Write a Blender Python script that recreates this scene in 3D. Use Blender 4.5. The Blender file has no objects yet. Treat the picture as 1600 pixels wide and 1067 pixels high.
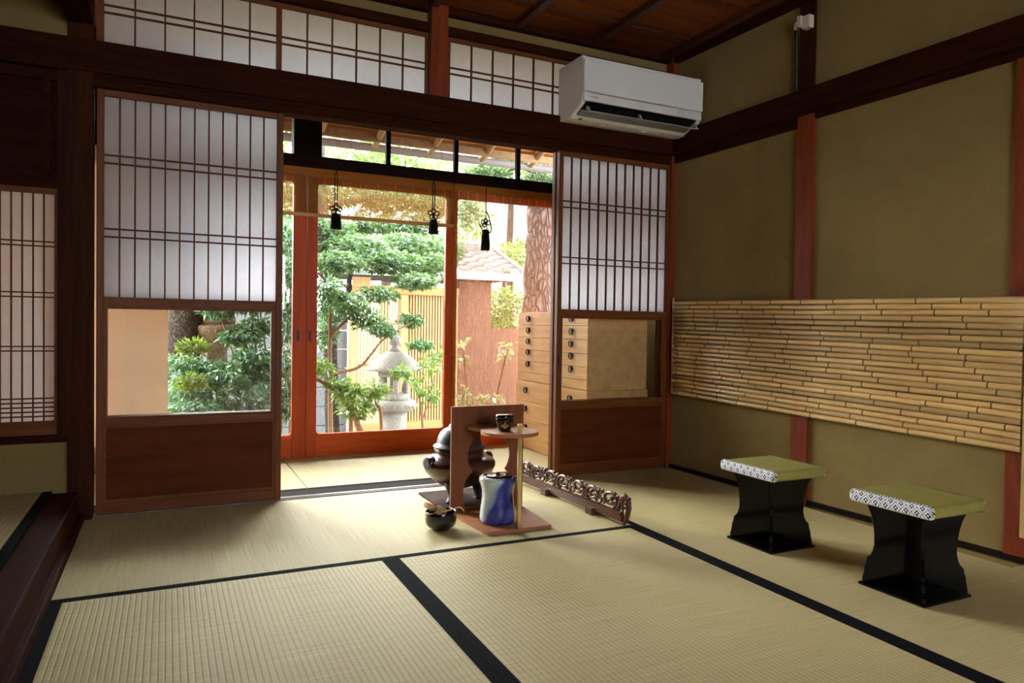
import bpy, bmesh, math, random
from mathutils import Vector, Matrix
import numpy as np

C = bpy.context.scene.collection
SC = bpy.context.scene
PI = math.pi

# ------------------------------------------------------------------ camera
F_PX = 1115.65
YAW, PITCH, ROLL, CAM_H = 0.4504, -0.0217, 0.0152, 0.8105
fw = Vector((math.sin(YAW)*math.cos(PITCH), math.cos(YAW)*math.cos(PITCH), math.sin(PITCH)))
r0 = Vector((math.cos(YAW), -math.sin(YAW), 0))
u0 = r0.cross(fw)
rt = math.cos(ROLL)*r0 + math.sin(ROLL)*u0
up = -math.sin(ROLL)*r0 + math.cos(ROLL)*u0
cd = bpy.data.cameras.new('camera')
cam = bpy.data.objects.new('camera', cd)
C.objects.link(cam)
cam.matrix_world = Matrix(((rt.x, up.x, -fw.x, 0), (rt.y, up.y, -fw.y, 0), (rt.z, up.z, -fw.z, CAM_H), (0, 0, 0, 1)))
cd.sensor_fit = 'HORIZONTAL'
cd.sensor_width = 36.0
cd.lens = F_PX/1600*36
cd.clip_start = 0.02
cd.clip_end = 200
SC.camera = cam

# ------------------------------------------------------------------ sky, sun, exposure
SKY_STRENGTH = 22.0
w = bpy.data.worlds.new('hazy_sky')
SC.world = w
w.use_nodes = True
wn = w.node_tree
bg = wn.nodes['Background']
bg.inputs['Color'].default_value = (0.91, 0.97, 1.07, 1)
bg.inputs['Strength'].default_value = SKY_STRENGTH
sd = bpy.data.lights.new('sun', 'SUN')
sd.energy = 37.0
sd.angle = math.radians(62)
sd.color = (1.0, 0.98, 0.94)
so = bpy.data.objects.new('sun', sd)
C.objects.link(so)
so.rotation_euler = Vector((0.18, -0.82, -0.55)).to_track_quat('-Z', 'Y').to_euler()
SC.view_settings.view_transform = 'Standard'
SC.view_settings.look = 'None'
SC.view_settings.gamma = 1.0
SC.view_settings.use_curve_mapping = False
SC.view_settings.exposure = 0.10
SC.cycles.transparent_max_bounces = 48
SC.cycles.max_bounces = 14
SC.cycles.diffuse_bounces = 6
SC.cycles.caustics_reflective = False
SC.cycles.caustics_refractive = False

# ------------------------------------------------------------------ helpers
def lin(r, g, b):
    f = lambda c: (c/255/12.92) if c/255 <= 0.04045 else ((c/255+0.055)/1.055)**2.4
    return (f(r), f(g), f(b), 1)

class NT:
    """small node-tree writer"""
    def __init__(s, name):
        s.m = bpy.data.materials.new(name)
        s.m.use_nodes = True
        s.t = s.m.node_tree
        s.t.nodes.clear()
        s.out = s.n('ShaderNodeOutputMaterial')
    def n(s, typ, **props):
        nd = s.t.nodes.new(typ)
        for k, v in props.items():
            setattr(nd, k, v)
        return nd
    def put(s, sock, v):
        if isinstance(v, bpy.types.NodeSocket):
            s.t.links.new(v, sock)
        elif v is not None:
            sock.default_value = v
    def coord(s, kind='Object', scale=(1, 1, 1), rot=(0, 0, 0)):
        tc = s.n('ShaderNodeTexCoord')
        mp = s.n('ShaderNodeMapping')
        s.t.links.new(tc.outputs[kind], mp.inputs[0])
        mp.inputs['Scale'].default_value = scale
        mp.inputs['Rotation'].default_value = rot
        return mp.outputs[0]
    def noise(s, vec, scale=5, detail=4, rough=0.55, dist=0.0):
        nd = s.n('ShaderNodeTexNoise')
        s.put(nd.inputs['Vector'], vec)
        nd.inputs['Scale'].default_value = scale
        nd.inputs['Detail'].default_value = detail
        nd.inputs['Roughness'].default_value = rough
        nd.inputs['Distortion'].default_value = dist
        return nd.outputs['Fac']
    def ramp(s, fac, stops, interp='LINEAR'):
        nd = s.n('ShaderNodeValToRGB')
        nd.color_ramp.interpolation = interp
        e = nd.color_ramp.elements
        while len(e) < len(stops):
            e.new(0.5)
        for el, (p, c) in zip(e, stops):
            el.position = p
            el.color = c if len(c) == 4 else (*c, 1)
        s.put(nd.inputs[0], fac)
        return nd.outputs[0]
    def math(s, op, a, b=None):
        nd = s.n('ShaderNodeMath', operation=op)
        s.put(nd.inputs[0], a)
        if b is not None:
            s.put(nd.inputs[1], b)
        return nd.outputs[0]
    def mix(s, fac, a, b, blend='MIX'):
        nd = s.n('ShaderNodeMix', data_type='RGBA', blend_type=blend)
        s.put(nd.inputs[0], fac)
        s.put(nd.inputs[6], a)
        s.put(nd.inputs[7], b)
        return nd.outputs[2]
    def bump(s, height, strength=0.3, dist=0.01):
        nd = s.n('ShaderNodeBump')
        nd.inputs['Strength'].default_value = strength
        nd.inputs['Distance'].default_value = dist
        s.put(nd.inputs['Height'], height)
        return nd.outputs[0]
    def bsdf(s, color, rough=0.5, normal=None, metal=0.0, spec=0.5, coat=0.0, **kw):
        nd = s.n('ShaderNodeBsdfPrincipled')
        s.put(nd.inputs['Base Color'], color)
        s.put(nd.inputs['Roughness'], rough)
        nd.inputs['Metallic'].default_value = metal
        nd.inputs['Specular IOR Level'].default_value = spec
        nd.inputs['Coat Weight'].default_value = coat
        nd.inputs['Coat Roughness'].default_value = 0.08
        if normal is not None:
            s.put(nd.inputs['Normal'], normal)
        for k, v in kw.items():
            s.put(nd.inputs[k], v)
        return nd.outputs[0]
    def done(s, shader):
        s.t.links.new(shader, s.out.inputs['Surface'])
        return s.m

def wood(name, a, b, rough=0.45, axis='X', scale=1.0, spec=0.4, coat=0.0, bump=0.08):
    k = NT(name)
    sc = {'X': (1.2, 14, 14), 'Y': (14, 1.2, 14), 'Z': (14, 14, 1.2)}[axis]
    v = k.coord('Object', tuple(x*scale for x in sc))
    f = k.noise(v, 2.2, 6, 0.6, 0.6)
    c = k.ramp(f, [(0.32, a), (0.68, b)])
    fine = k.noise(k.coord('Object', tuple(x*scale*5 for x in sc)), 3, 3, 0.6)
    c = k.mix(k.math('MULTIPLY', fine, 0.25), c, a)
    return k.done(k.bsdf(c, rough, k.bump(fine, bump, 0.004), spec=spec, coat=coat))

def plain(name, col, rough=0.5, metal=0.0, spec=0.5, coat=0.0, var=0.06, **kw):
    k = NT(name)
    f = k.noise(k.coord(), 9, 3)
    d = tuple(max(0, x*(1-var*2)) for x in col[:3]) + (1,)
    return k.done(k.bsdf(k.ramp(f, [(0.3, d), (0.7, col)]), rough, metal=metal, spec=spec, coat=coat, **kw))

M = {}
M['beam'] = wood('dark_stained_beam', lin(38, 16, 8), lin(60, 25, 11), 0.7, 'X', spec=0.04)
M['beam_y'] = wood('dark_stained_beam_along', lin(38, 16, 8), lin(60, 25, 11), 0.7, 'Y', spec=0.04)
M['post'] = wood('red_brown_post', lin(108, 44, 20), lin(142, 64, 32), 0.5, 'Z', spec=0.15)
M['pillar'] = wood('dark_corner_pillar', lin(44, 19, 9), lin(68, 32, 15), 0.6, 'Z', spec=0.05)
M['shoji_wood'] = wood('shoji_cedar', lin(92, 48, 20), lin(120, 68, 32), 0.5, 'Z', spec=0.15)
M['shoji_rail'] = wood('shoji_cedar_rail', lin(92, 48, 20), lin(120, 68, 32), 0.5, 'X', spec=0.15)
M['shoji_board'] = wood('shoji_skirting_board', lin(74, 35, 14), lin(98, 47, 20), 0.6, 'X', 0.6, spec=0.06)
M['kumiko'] = wood('lattice_strip', lin(78, 44, 28), lin(104, 60, 36), 0.6, 'Z', spec=0.1)
M['door_wood'] = wood('orange_red_door_wood', lin(160, 60, 16), lin(190, 82, 26), 0.45, 'Z', 0.7, spec=0.15)
M['door_rail'] = wood('orange_red_door_rail', lin(184, 72, 20), lin(216, 98, 34), 0.45, 'X', 0.7, spec=0.15)
M['black_wood'] = wood('black_stained_and_backlit_wood', lin(24, 16, 13), lin(38, 25, 20), 0.8, 'X', spec=0.05)  # stained boards; for the veranda beams, backlit black put into the colour
M['sill'] = wood('worn_sill', lin(92, 80, 70), lin(140, 126, 112), 0.35, 'X')
M['step_wood'] = wood('polished_step_wood', lin(42, 18, 10), lin(70, 32, 17), 0.75, 'Y', 0.6, spec=0.05)
M['ceiling'] = wood('ceiling_board', lin(100, 50, 22), lin(138, 74, 34), 0.7, 'X', 0.5, spec=0.08)
M['batten'] = wood('ceiling_batten', lin(60, 28, 16), lin(88, 44, 24), 0.5, 'Y')
M['chest'] = wood('pale_paulownia', lin(216, 158, 96), lin(240, 190, 124), 0.5, 'Y', 0.6)
M['chest_front'] = wood('pale_paulownia_front', lin(216, 158, 96), lin(242, 192, 126), 0.5, 'Y', 0.8)
M['shelf_wood_shaded'] = wood('reddish_mulberry_shaded', lin(104, 56, 29), lin(132, 76, 43), 0.5, 'Z', 0.6, spec=0.2)  # upright board: its shade is put into a darker wood colour
M['shelf_wood_lit'] = wood('reddish_mulberry_lit', lin(150, 94, 60), lin(178, 120, 82), 0.5, 'X', 0.6, spec=0.2)  # same wood for the flat boards, light put into a paler colour
M['carved'] = wood('dark_rosewood', lin(70, 38, 28), lin(112, 66, 48), 0.35, 'Y', 1.0, coat=0.15)
M['fence'] = wood('fresh_cedar_lattice', lin(158, 116, 74), lin(180, 140, 98), 0.7, 'Z', 0.6, spec=0.1)
M['fence_rail'] = wood('fresh_cedar_rail', lin(152, 106, 62), lin(174, 130, 84), 0.7, 'X', 0.6, spec=0.1)
M['brown_wall'] = wood('reddish_brown_boarding', lin(82, 54, 43), lin(106, 73, 60), 0.75, 'X', 2.0, spec=0.1)
M['rafter'] = wood('weathered_log', lin(104, 78, 52), lin(132, 104, 72), 0.7, 'Y', spec=0.1)
M['eave_board'] = wood('orange_eave_board', lin(112, 64, 28), lin(142, 88, 44), 0.7, 'X', 0.7, spec=0.1)
M['gutter'] = plain('grey_brown_gutter', lin(92, 82, 76), 0.6)
M['light_bamboo'] = wood('pale_split_bamboo', lin(176, 142, 88), lin(206, 176, 118), 0.4, 'Z')
M['pole_bamboo'] = wood('fresh_bamboo_pole', lin(190, 158, 84), lin(216, 188, 112), 0.35, 'Z', 0.8)
M['lacquer'] = plain('black_lacquer', lin(9, 9, 9), 0.1, spec=0.28, var=0.1)
M['black'] = plain('black_iron', lin(22, 20, 20), 0.5)
M['cord'] = plain('black_silk_cord', lin(14, 12, 12), 0.8, spec=0.2)
M['ac'] = plain('white_plastic', lin(226, 222, 214), 0.38, var=0.01)
M['ac_dark'] = plain('black_slot', lin(10, 10, 11), 0.6)
M['ac_grey'] = plain('grey_vane', lin(150, 152, 160), 0.35)
M['ac_panel'] = plain('pale_display_strip', lin(206, 206, 204), 0.3, var=0.01)
def led():
    k = NT('lit_white_indicator')
    e = k.n('ShaderNodeEmission'); e.inputs[1].default_value = 1.2
    return k.done(e.outputs[0])
M['led'] = led()
M['plastic'] = plain('ivory_plastic', lin(214, 200, 180), 0.4, var=0.02)
M['rubber'] = plain('dark_cable', lin(30, 34, 36), 0.5)
M['bronze'] = plain('brown_bronze', lin(74, 44, 36), 0.28, metal=0.35, spec=0.6, var=0.2, coat=0.3)
M['kettle'] = plain('dark_iron_kettle', lin(62, 52, 54), 0.45, metal=0.3, var=0.12)
M['brass'] = plain('aged_brass_rim', lin(150, 112, 64), 0.35, metal=0.7)
M['black_glaze'] = plain('black_tea_bowl_glaze', lin(22, 20, 16), 0.16, coat=0.5, var=0.3)
M['caddy'] = plain('black_lacquer_caddy', lin(10, 10, 10), 0.1, coat=0.6)
M['gold'] = plain('dull_gold_leaf', lin(196, 150, 78), 0.35, metal=0.4)
M['whisk'] = wood('whisk_bamboo', lin(186, 144, 88), lin(212, 172, 112), 0.5, 'X')
M['tile'] = plain('dark_clay_board', lin(78, 60, 54), 0.9, spec=0.08, var=0.2)
M['handle'] = plain('blackened_iron_pull', lin(40, 36, 34), 0.32, metal=0.6)
M['thread'] = plain('white_thread', lin(206, 190, 172), 0.8)
M['beige'] = plain('beige_plaster', lin(216, 184, 148), 0.85, spec=0.2, var=0.03)
M['engawa_ceiling'] = wood('veranda_ceiling_board', lin(160, 118, 80), lin(196, 152, 110), 0.6, 'X', 0.5)
M['hem'] = wood('blind_edge_bamboo', lin(166, 112, 52), lin(196, 142, 76), 0.5, 'X')

def plaster():
    k = NT('olive_earth_plaster')
    a = k.noise(k.coord(), 2.2, 5, 0.6, 0.3)
    b = k.noise(k.coord(), 160, 2, 0.6)
    c = k.ramp(a, [(0.3, lin(126, 104, 61)), (0.7, lin(144, 121, 73))])
    c = k.mix(k.math('MULTIPLY', b, 0.22), c, lin(102, 83, 45))
    return k.done(k.bsdf(c, 0.9, k.bump(b, 0.25, 0.002), spec=0.15))
M['plaster'] = plaster()

def tatami(name, axis):
    k = NT(name)
    tc = k.n('ShaderNodeTexCoord')
    sep = k.n('ShaderNodeSeparateXYZ')
    k.t.links.new(tc.outputs['Object'], sep.inputs[0])
    along, across = (sep.outputs['X'], sep.outputs['Y']) if axis == 'X' else (sep.outputs['Y'], sep.outputs['X'])
    ph = k.math('FRACT', k.math('DIVIDE', across, 0.0155))
    tri = k.math('ABSOLUTE', k.math('SUBTRACT', ph, 0.5))           # 0 at crest, .5 in groove
    groove = k.math('SMOOTH_MIN', k.math('MULTIPLY', k.math('SUBTRACT', 0.5, tri), 5.0), 1.0)
    sc = (3, 260, 1) if axis == 'Y' else (260, 3, 1)
    rush = k.noise(k.coord('Object', sc), 1.0, 2, 0.5)
    blot = k.noise(k.coord(), 2.6, 4, 0.6)
    c = k.ramp(rush, [(0.25, lin(178, 160, 108)), (0.75, lin(208, 192, 144))])
    c = k.mix(k.math('MULTIPLY', blot, 0.35), c, lin(186, 172, 118))
    c = k.mix(k.math('MULTIPLY', k.math('SUBTRACT', 1.0, groove), 0.34), c, lin(128, 108, 66))
    h = k.math('ADD', groove, k.math('MULTIPLY', rush, 0.5))
    return k.done(k.bsdf(c, 0.62, k.bump(h, 0.5, 0.0018), spec=0.25))
M['tatami_x'] = tatami('woven_rush_lengthwise', 'X')
M['tatami_y'] = tatami('woven_rush_crosswise', 'Y')
M['heri'] = plain('black_cloth_border', lin(20, 19, 24), 0.9, spec=0.05)

def paper():
    k = NT('shoji_paper')
    f = k.noise(k.coord(), 40, 4)
    c = k.ramp(f, [(0.3, lin(245, 246, 249)), (0.7, lin(250, 251, 254))])
    d = k.n('ShaderNodeBsdfDiffuse'); k.put(d.inputs[0], c)
    t = k.n('ShaderNodeBsdfTranslucent'); k.put(t.inputs[0], c)
    mx = k.n('ShaderNodeMixShader'); mx.inputs[0].default_value = 0.86
    k.t.links.new(d.outputs[0], mx.inputs[1]); k.t.links.new(t.outputs[0], mx.inputs[2])
    return k.done(mx.outputs[0])
M['paper'] = paper()

def glass():
    k = NT('thin_window_glass')
    tr = k.n('ShaderNodeBsdfTransparent'); tr.inputs[0].default_value = (0.97, 0.98, 0.97, 1)
    gl = k.n('ShaderNodeBsdfGlossy'); gl.inputs['Roughness'].default_value = 0.01
    fr = k.n('ShaderNodeFresnel'); fr.inputs[0].default_value = 1.33
    mx = k.n('ShaderNodeMixShader')
    k.t.links.new(fr.outputs[0], mx.inputs[0]); k.t.links.new(tr.outputs[0], mx.inputs[1]); k.t.links.new(gl.outputs[0], mx.inputs[2])
    return k.done(mx.outputs[0])
M['glass'] = glass()

def screen_cloth(name, tr_):
    k = NT(name)
    f = k.noise(k.coord(), 3, 3)
    c = k.ramp(f, [(0.3, lin(230, 208, 186)), (0.7, lin(240, 218, 197))])
    d = k.n('ShaderNodeBsdfDiffuse'); k.put(d.inputs[0], c)
    t = k.n('ShaderNodeBsdfTranslucent'); k.put(t.inputs[0], c)
    mx = k.n('ShaderNodeMixShader'); mx.inputs[0].default_value = tr_
    k.t.links.new(d.outputs[0], mx.inputs[1]); k.t.links.new(t.outputs[0], mx.inputs[2])
    return k.done(mx.outputs[0])
M['screen'] = screen_cloth('beige_translucent_screen', 0.20)
M['seam'] = screen_cloth('thin_pale_seam', 0.27)

def reed(name, open_frac, a, b, tr_=0.18):
    k = NT(name)
    f = k.noise(k.coord('Object', (2, 1, 90)), 1.5, 3, 0.6)
    c = k.ramp(f, [(0.3, a), (0.7, b)])
    d = k.n('ShaderNodeBsdfDiffuse'); k.put(d.inputs[0], c)
    t = k.n('ShaderNodeBsdfTranslucent'); k.put(t.inputs[0], c)
    m1 = k.n('ShaderNodeMixShader'); m1.inputs[0].default_value = tr_
    k.t.links.new(d.outputs[0], m1.inputs[1]); k.t.links.new(t.outputs[0], m1.inputs[2])
    tr = k.n('ShaderNodeBsdfTransparent')
    m2 = k.n('ShaderNodeMixShader')
    g = k.noise(k.coord('Object', (1.5, 1, 60)), 3.0, 2, 0.5)
    k.put(m2.inputs[0], k.math('ADD', k.math('MULTIPLY', g, 0.25), open_frac-0.125))
    k.t.links.new(m1.outputs[0], m2.inputs[1]); k.t.links.new(tr.outputs[0], m2.inputs[2])
    return k.done(m2.outputs[0])
M['reed'] = reed('split_reed_screen', 0.74, lin(168, 112, 66), lin(196, 140, 92))
M['reed_dense'] = reed('close_split_reed', 0.56, lin(150, 100, 44), lin(182, 130, 66), 0.3)
M['reed_band'] = reed('split_reed_heading', 0.25, lin(150, 92, 42), lin(184, 122, 62))

def bamboo(name, a, b):
    k = NT(name)
    f = k.noise(k.coord('Object', (6, 1.0, 6)), 3.0, 5, 0.6, 0.4)
    oi = k.n('ShaderNodeObjectInfo')
    c = k.ramp(f, [(0.3, a), (0.62, b), (0.85, tuple(x*1.12 for x in b[:3]))])
    hs = k.n('ShaderNodeHueSaturation')
    k.put(hs.inputs['Value'], k.math('ADD', k.math('MULTIPLY', oi.outputs['Random'], 0.7), 0.60))
    k.put(hs.inputs['Color'], c)
    return k.done(k.bsdf(hs.outputs[0], 0.3, spec=0.5, coat=0.25))
M['bamboo'] = bamboo('tan_dried_bamboo', lin(184, 140, 80), lin(216, 180, 118))
M['bamboo_node'] = plain('dark_bamboo_node', lin(84, 58, 32), 0.6)

def leaf(name, cols, trans=0.45, rough=0.35):
    k = NT(name)
    g = k.n('ShaderNodeNewGeometry')
    stops = [(i/(len(cols)-1), c) for i, c in enumerate(cols)]
    c = k.ramp(g.outputs['Random Per Island'], stops)
    p = k.bsdf(c, rough, spec=0.5)
    t = k.n('ShaderNodeBsdfTranslucent')
    hs = k.n('ShaderNodeHueSaturation'); hs.inputs['Value'].default_value = 1.25; hs.inputs['Saturation'].default_value = 1.1
    k.put(hs.inputs['Color'], c); k.t.links.new(hs.outputs[0], t.inputs[0])
    mx = k.n('ShaderNodeMixShader'); mx.inputs[0].default_value = trans
    k.t.links.new(p, mx.inputs[1]); k.t.links.new(t.outputs[0], mx.inputs[2])
    return k.done(mx.outputs[0])
M['leaf_maple'] = leaf('maple_leaf', [lin(58, 82, 44), lin(82, 108, 60), lin(108, 132, 80)], 0.4)
M['leaf_dark'] = leaf('nandina_leaf', [lin(44, 74, 46), lin(74, 106, 66), lin(112, 142, 98)], 0.3, 0.28)
M['leaf_young'] = leaf('yellow_green_leaf', [lin(70, 90, 34), lin(92, 110, 44), lin(116, 130, 60)], 0.3)
M['leaf_camellia'] = leaf('broad_green_leaf', [lin(54, 84, 48), lin(84, 114, 68), lin(118, 144, 98)], 0.35, 0.25)
M['leaf_light'] = leaf('light_green_leaf', [lin(84, 112, 52), lin(110, 136, 68), lin(136, 158, 90)], 0.4)  # light green tones, varied at random per leaf
M['leaf_cream'] = leaf('pale_variegated_leaf', [lin(120, 132, 80), lin(150, 154, 106), lin(176, 174, 130)], 0.3)
M['leaf_pine'] = leaf('pine_needle', [lin(60, 84, 48), lin(88, 110, 62)], 0.15)

def bark(name, a, b, crack, sc=9.0):
    k = NT(name)
    v = k.coord('Object', (1, 1, 0.34))
    d = k.n('ShaderNodeTexNoise'); k.put(d.inputs['Vector'], v); d.inputs['Scale'].default_value = 6
    vm = k.n('ShaderNodeVectorMath', operation='MULTIPLY_ADD')
    k.t.links.new(d.outputs['Color'], vm.inputs[0]); vm.inputs[1].default_value = (0.16, 0.16, 0.10); k.t.links.new(v, vm.inputs[2])
    vo = k.n('ShaderNodeTexVoronoi', feature='DISTANCE_TO_EDGE'); vo.inputs['Scale'].default_value = sc
    k.t.links.new(vm.outputs[0], vo.inputs['Vector'])
    edge = k.ramp(vo.outputs['Distance'], [(0.0, (0, 0, 0)), (0.22, (1, 1, 1))])
    f = k.noise(v, 30, 5, 0.7)
    c = k.mix(edge, crack, k.ramp(f, [(0.3, a), (0.7, b)]))
    h = k.math('ADD', k.math('MULTIPLY', edge, 0.8), k.math('MULTIPLY', f, 0.5))
    return k.done(k.bsdf(c, 0.9, k.bump(h, 0.9, 0.03), spec=0.1))
M['pine_bark'] = bark('plated_pine_bark', lin(88, 72, 66), lin(122, 104, 98), lin(60, 46, 41), 26)
M['bark'] = bark('grey_brown_bark', lin(66, 56, 49), lin(100, 88, 78), lin(50, 42, 36), 110)
M['twig'] = plain('brown_twig', lin(120, 92, 66), 0.8, spec=0.1)

def stone(name, a, b, sc=70):
    k = NT(name)
    f = k.noise(k.coord(), sc, 3, 0.8)
    g = k.noise(k.coord(), 5, 4)
    c = k.ramp(f, [(0.35, a), (0.6, b)])
    c = k.mix(k.math('MULTIPLY', g, 0.5), c, tuple(x*0.8 for x in a[:3])+(1,))
    return k.done(k.bsdf(c, 0.9, k.bump(f, 0.5, 0.006), spec=0.15))
M['granite'] = stone('speckled_granite', lin(104, 98, 88), lin(150, 144, 134))
M['moss_stone'] = stone('tan_mossy_stone', lin(84, 68, 50), lin(124, 106, 84), 40)
M['block'] = stone('grey_concrete_block', lin(88, 88, 88), lin(112, 112, 112), 50)
M['roof_tile'] = stone('grey_clay_roof_tile', lin(96, 86, 82), lin(126, 114, 108), 18)
M['soil'] = stone('mossy_soil', lin(92, 84, 60), lin(130, 120, 90), 12)
M['white_trim'] = plain('white_painted_fascia', lin(232, 228, 224), 0.6)
M['pink_wall'] = plain('pale_pink_render', lin(178, 146, 138), 0.8)
M['house_window'] = plain('grey_window_panel', lin(150, 140, 140), 0.4)

def fabric():
    k = NT('black_white_diamond_cloth')
    tc = k.n('ShaderNodeTexCoord')
    sep = k.n('ShaderNodeSeparateXYZ')
    k.t.links.new(tc.outputs['Object'], sep.inputs[0])
    wv = k.math('SUBTRACT', sep.outputs['Z'], k.math('ABSOLUTE', sep.outputs['X']))
    P = 0.034
    def cell(op):
        q = k.math('DIVIDE', k.math(op, sep.outputs['Y'], wv), P)
        return k.math('ABSOLUTE', k.math('SUBTRACT', k.math('FRACT', k.math('ADD', q, 100.25)), 0.5))
    a, b = cell('ADD'), cell('SUBTRACT')
    mx = k.math('MAXIMUM', a, b)
    mn = k.math('MINIMUM', a, b)
    dia = k.math('MULTIPLY', k.math('LESS_THAN', mx, 0.27), k.math('GREATER_THAN', mx, 0.09))
    dia = k.math('MULTIPLY', dia, k.math('GREATER_THAN', mn, 0.025))
    lat = k.math('GREATER_THAN', mx, 0.465)
    ink = k.math('MAXIMUM', dia, lat)
    c = k.mix(ink, lin(226, 226, 232), lin(20, 20, 26))
    return k.done(k.bsdf(c, 0.8, spec=0.2))
M['diamond'] = fabric()

def seat_rush():
    k = NT('olive_green_rush')
    f = k.noise(k.coord('Object', (300, 8, 8)), 1.0, 2)
    tc = k.n('ShaderNodeTexCoord'); sep = k.n('ShaderNodeSeparateXYZ')
    k.t.links.new(tc.outputs['Object'], sep.inputs[0])
    ph = k.math('ABSOLUTE', k.math('SUBTRACT', k.math('FRACT', k.math('DIVIDE', sep.outputs['X'], 0.011)), 0.5))
    c = k.ramp(f, [(0.3, lin(134, 128, 62)), (0.7, lin(160, 152, 82))])
    return k.done(k.bsdf(c, 0.6, k.bump(ph, 0.35, 0.002), spec=0.3))
M['seat_rush'] = seat_rush()

def blue_glass():
    k = NT('cobalt_and_milk_glass')
    tc = k.n('ShaderNodeTexCoord'); sep = k.n('ShaderNodeSeparateXYZ')
    k.t.links.new(tc.outputs['Object'], sep.inputs[0])
    n = k.noise(k.coord(), 14, 2, 0.4)
    s = k.math('ADD', k.math('MULTIPLY', sep.outputs['X'], 7.2), k.math('MULTIPLY', sep.outputs['Z'], -3.6))
    s = k.math('ADD', s, k.math('MULTIPLY', sep.outputs['Y'], -3.4))
    s = k.math('ADD', s, k.math('MULTIPLY', n, 0.35))
    c = k.ramp(k.math('ADD', k.math('MULTIPLY', s, 0.8), 0.70), [(0.30, lin(206, 214, 206)), (0.42, lin(150, 170, 190)), (0.5, lin(38, 56, 150)), (0.9, lin(24, 36, 120)), (1.0, lin(56, 80, 160))])
    return k.done(k.bsdf(c, 0.08, spec=0.6, coat=0.5, **{'Transmission Weight': 0.12}))
M['blue_glass'] = blue_glass()

# ------------------------------------------------------------------ mesh builder
WL = {}          # world location of every parent object

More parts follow.
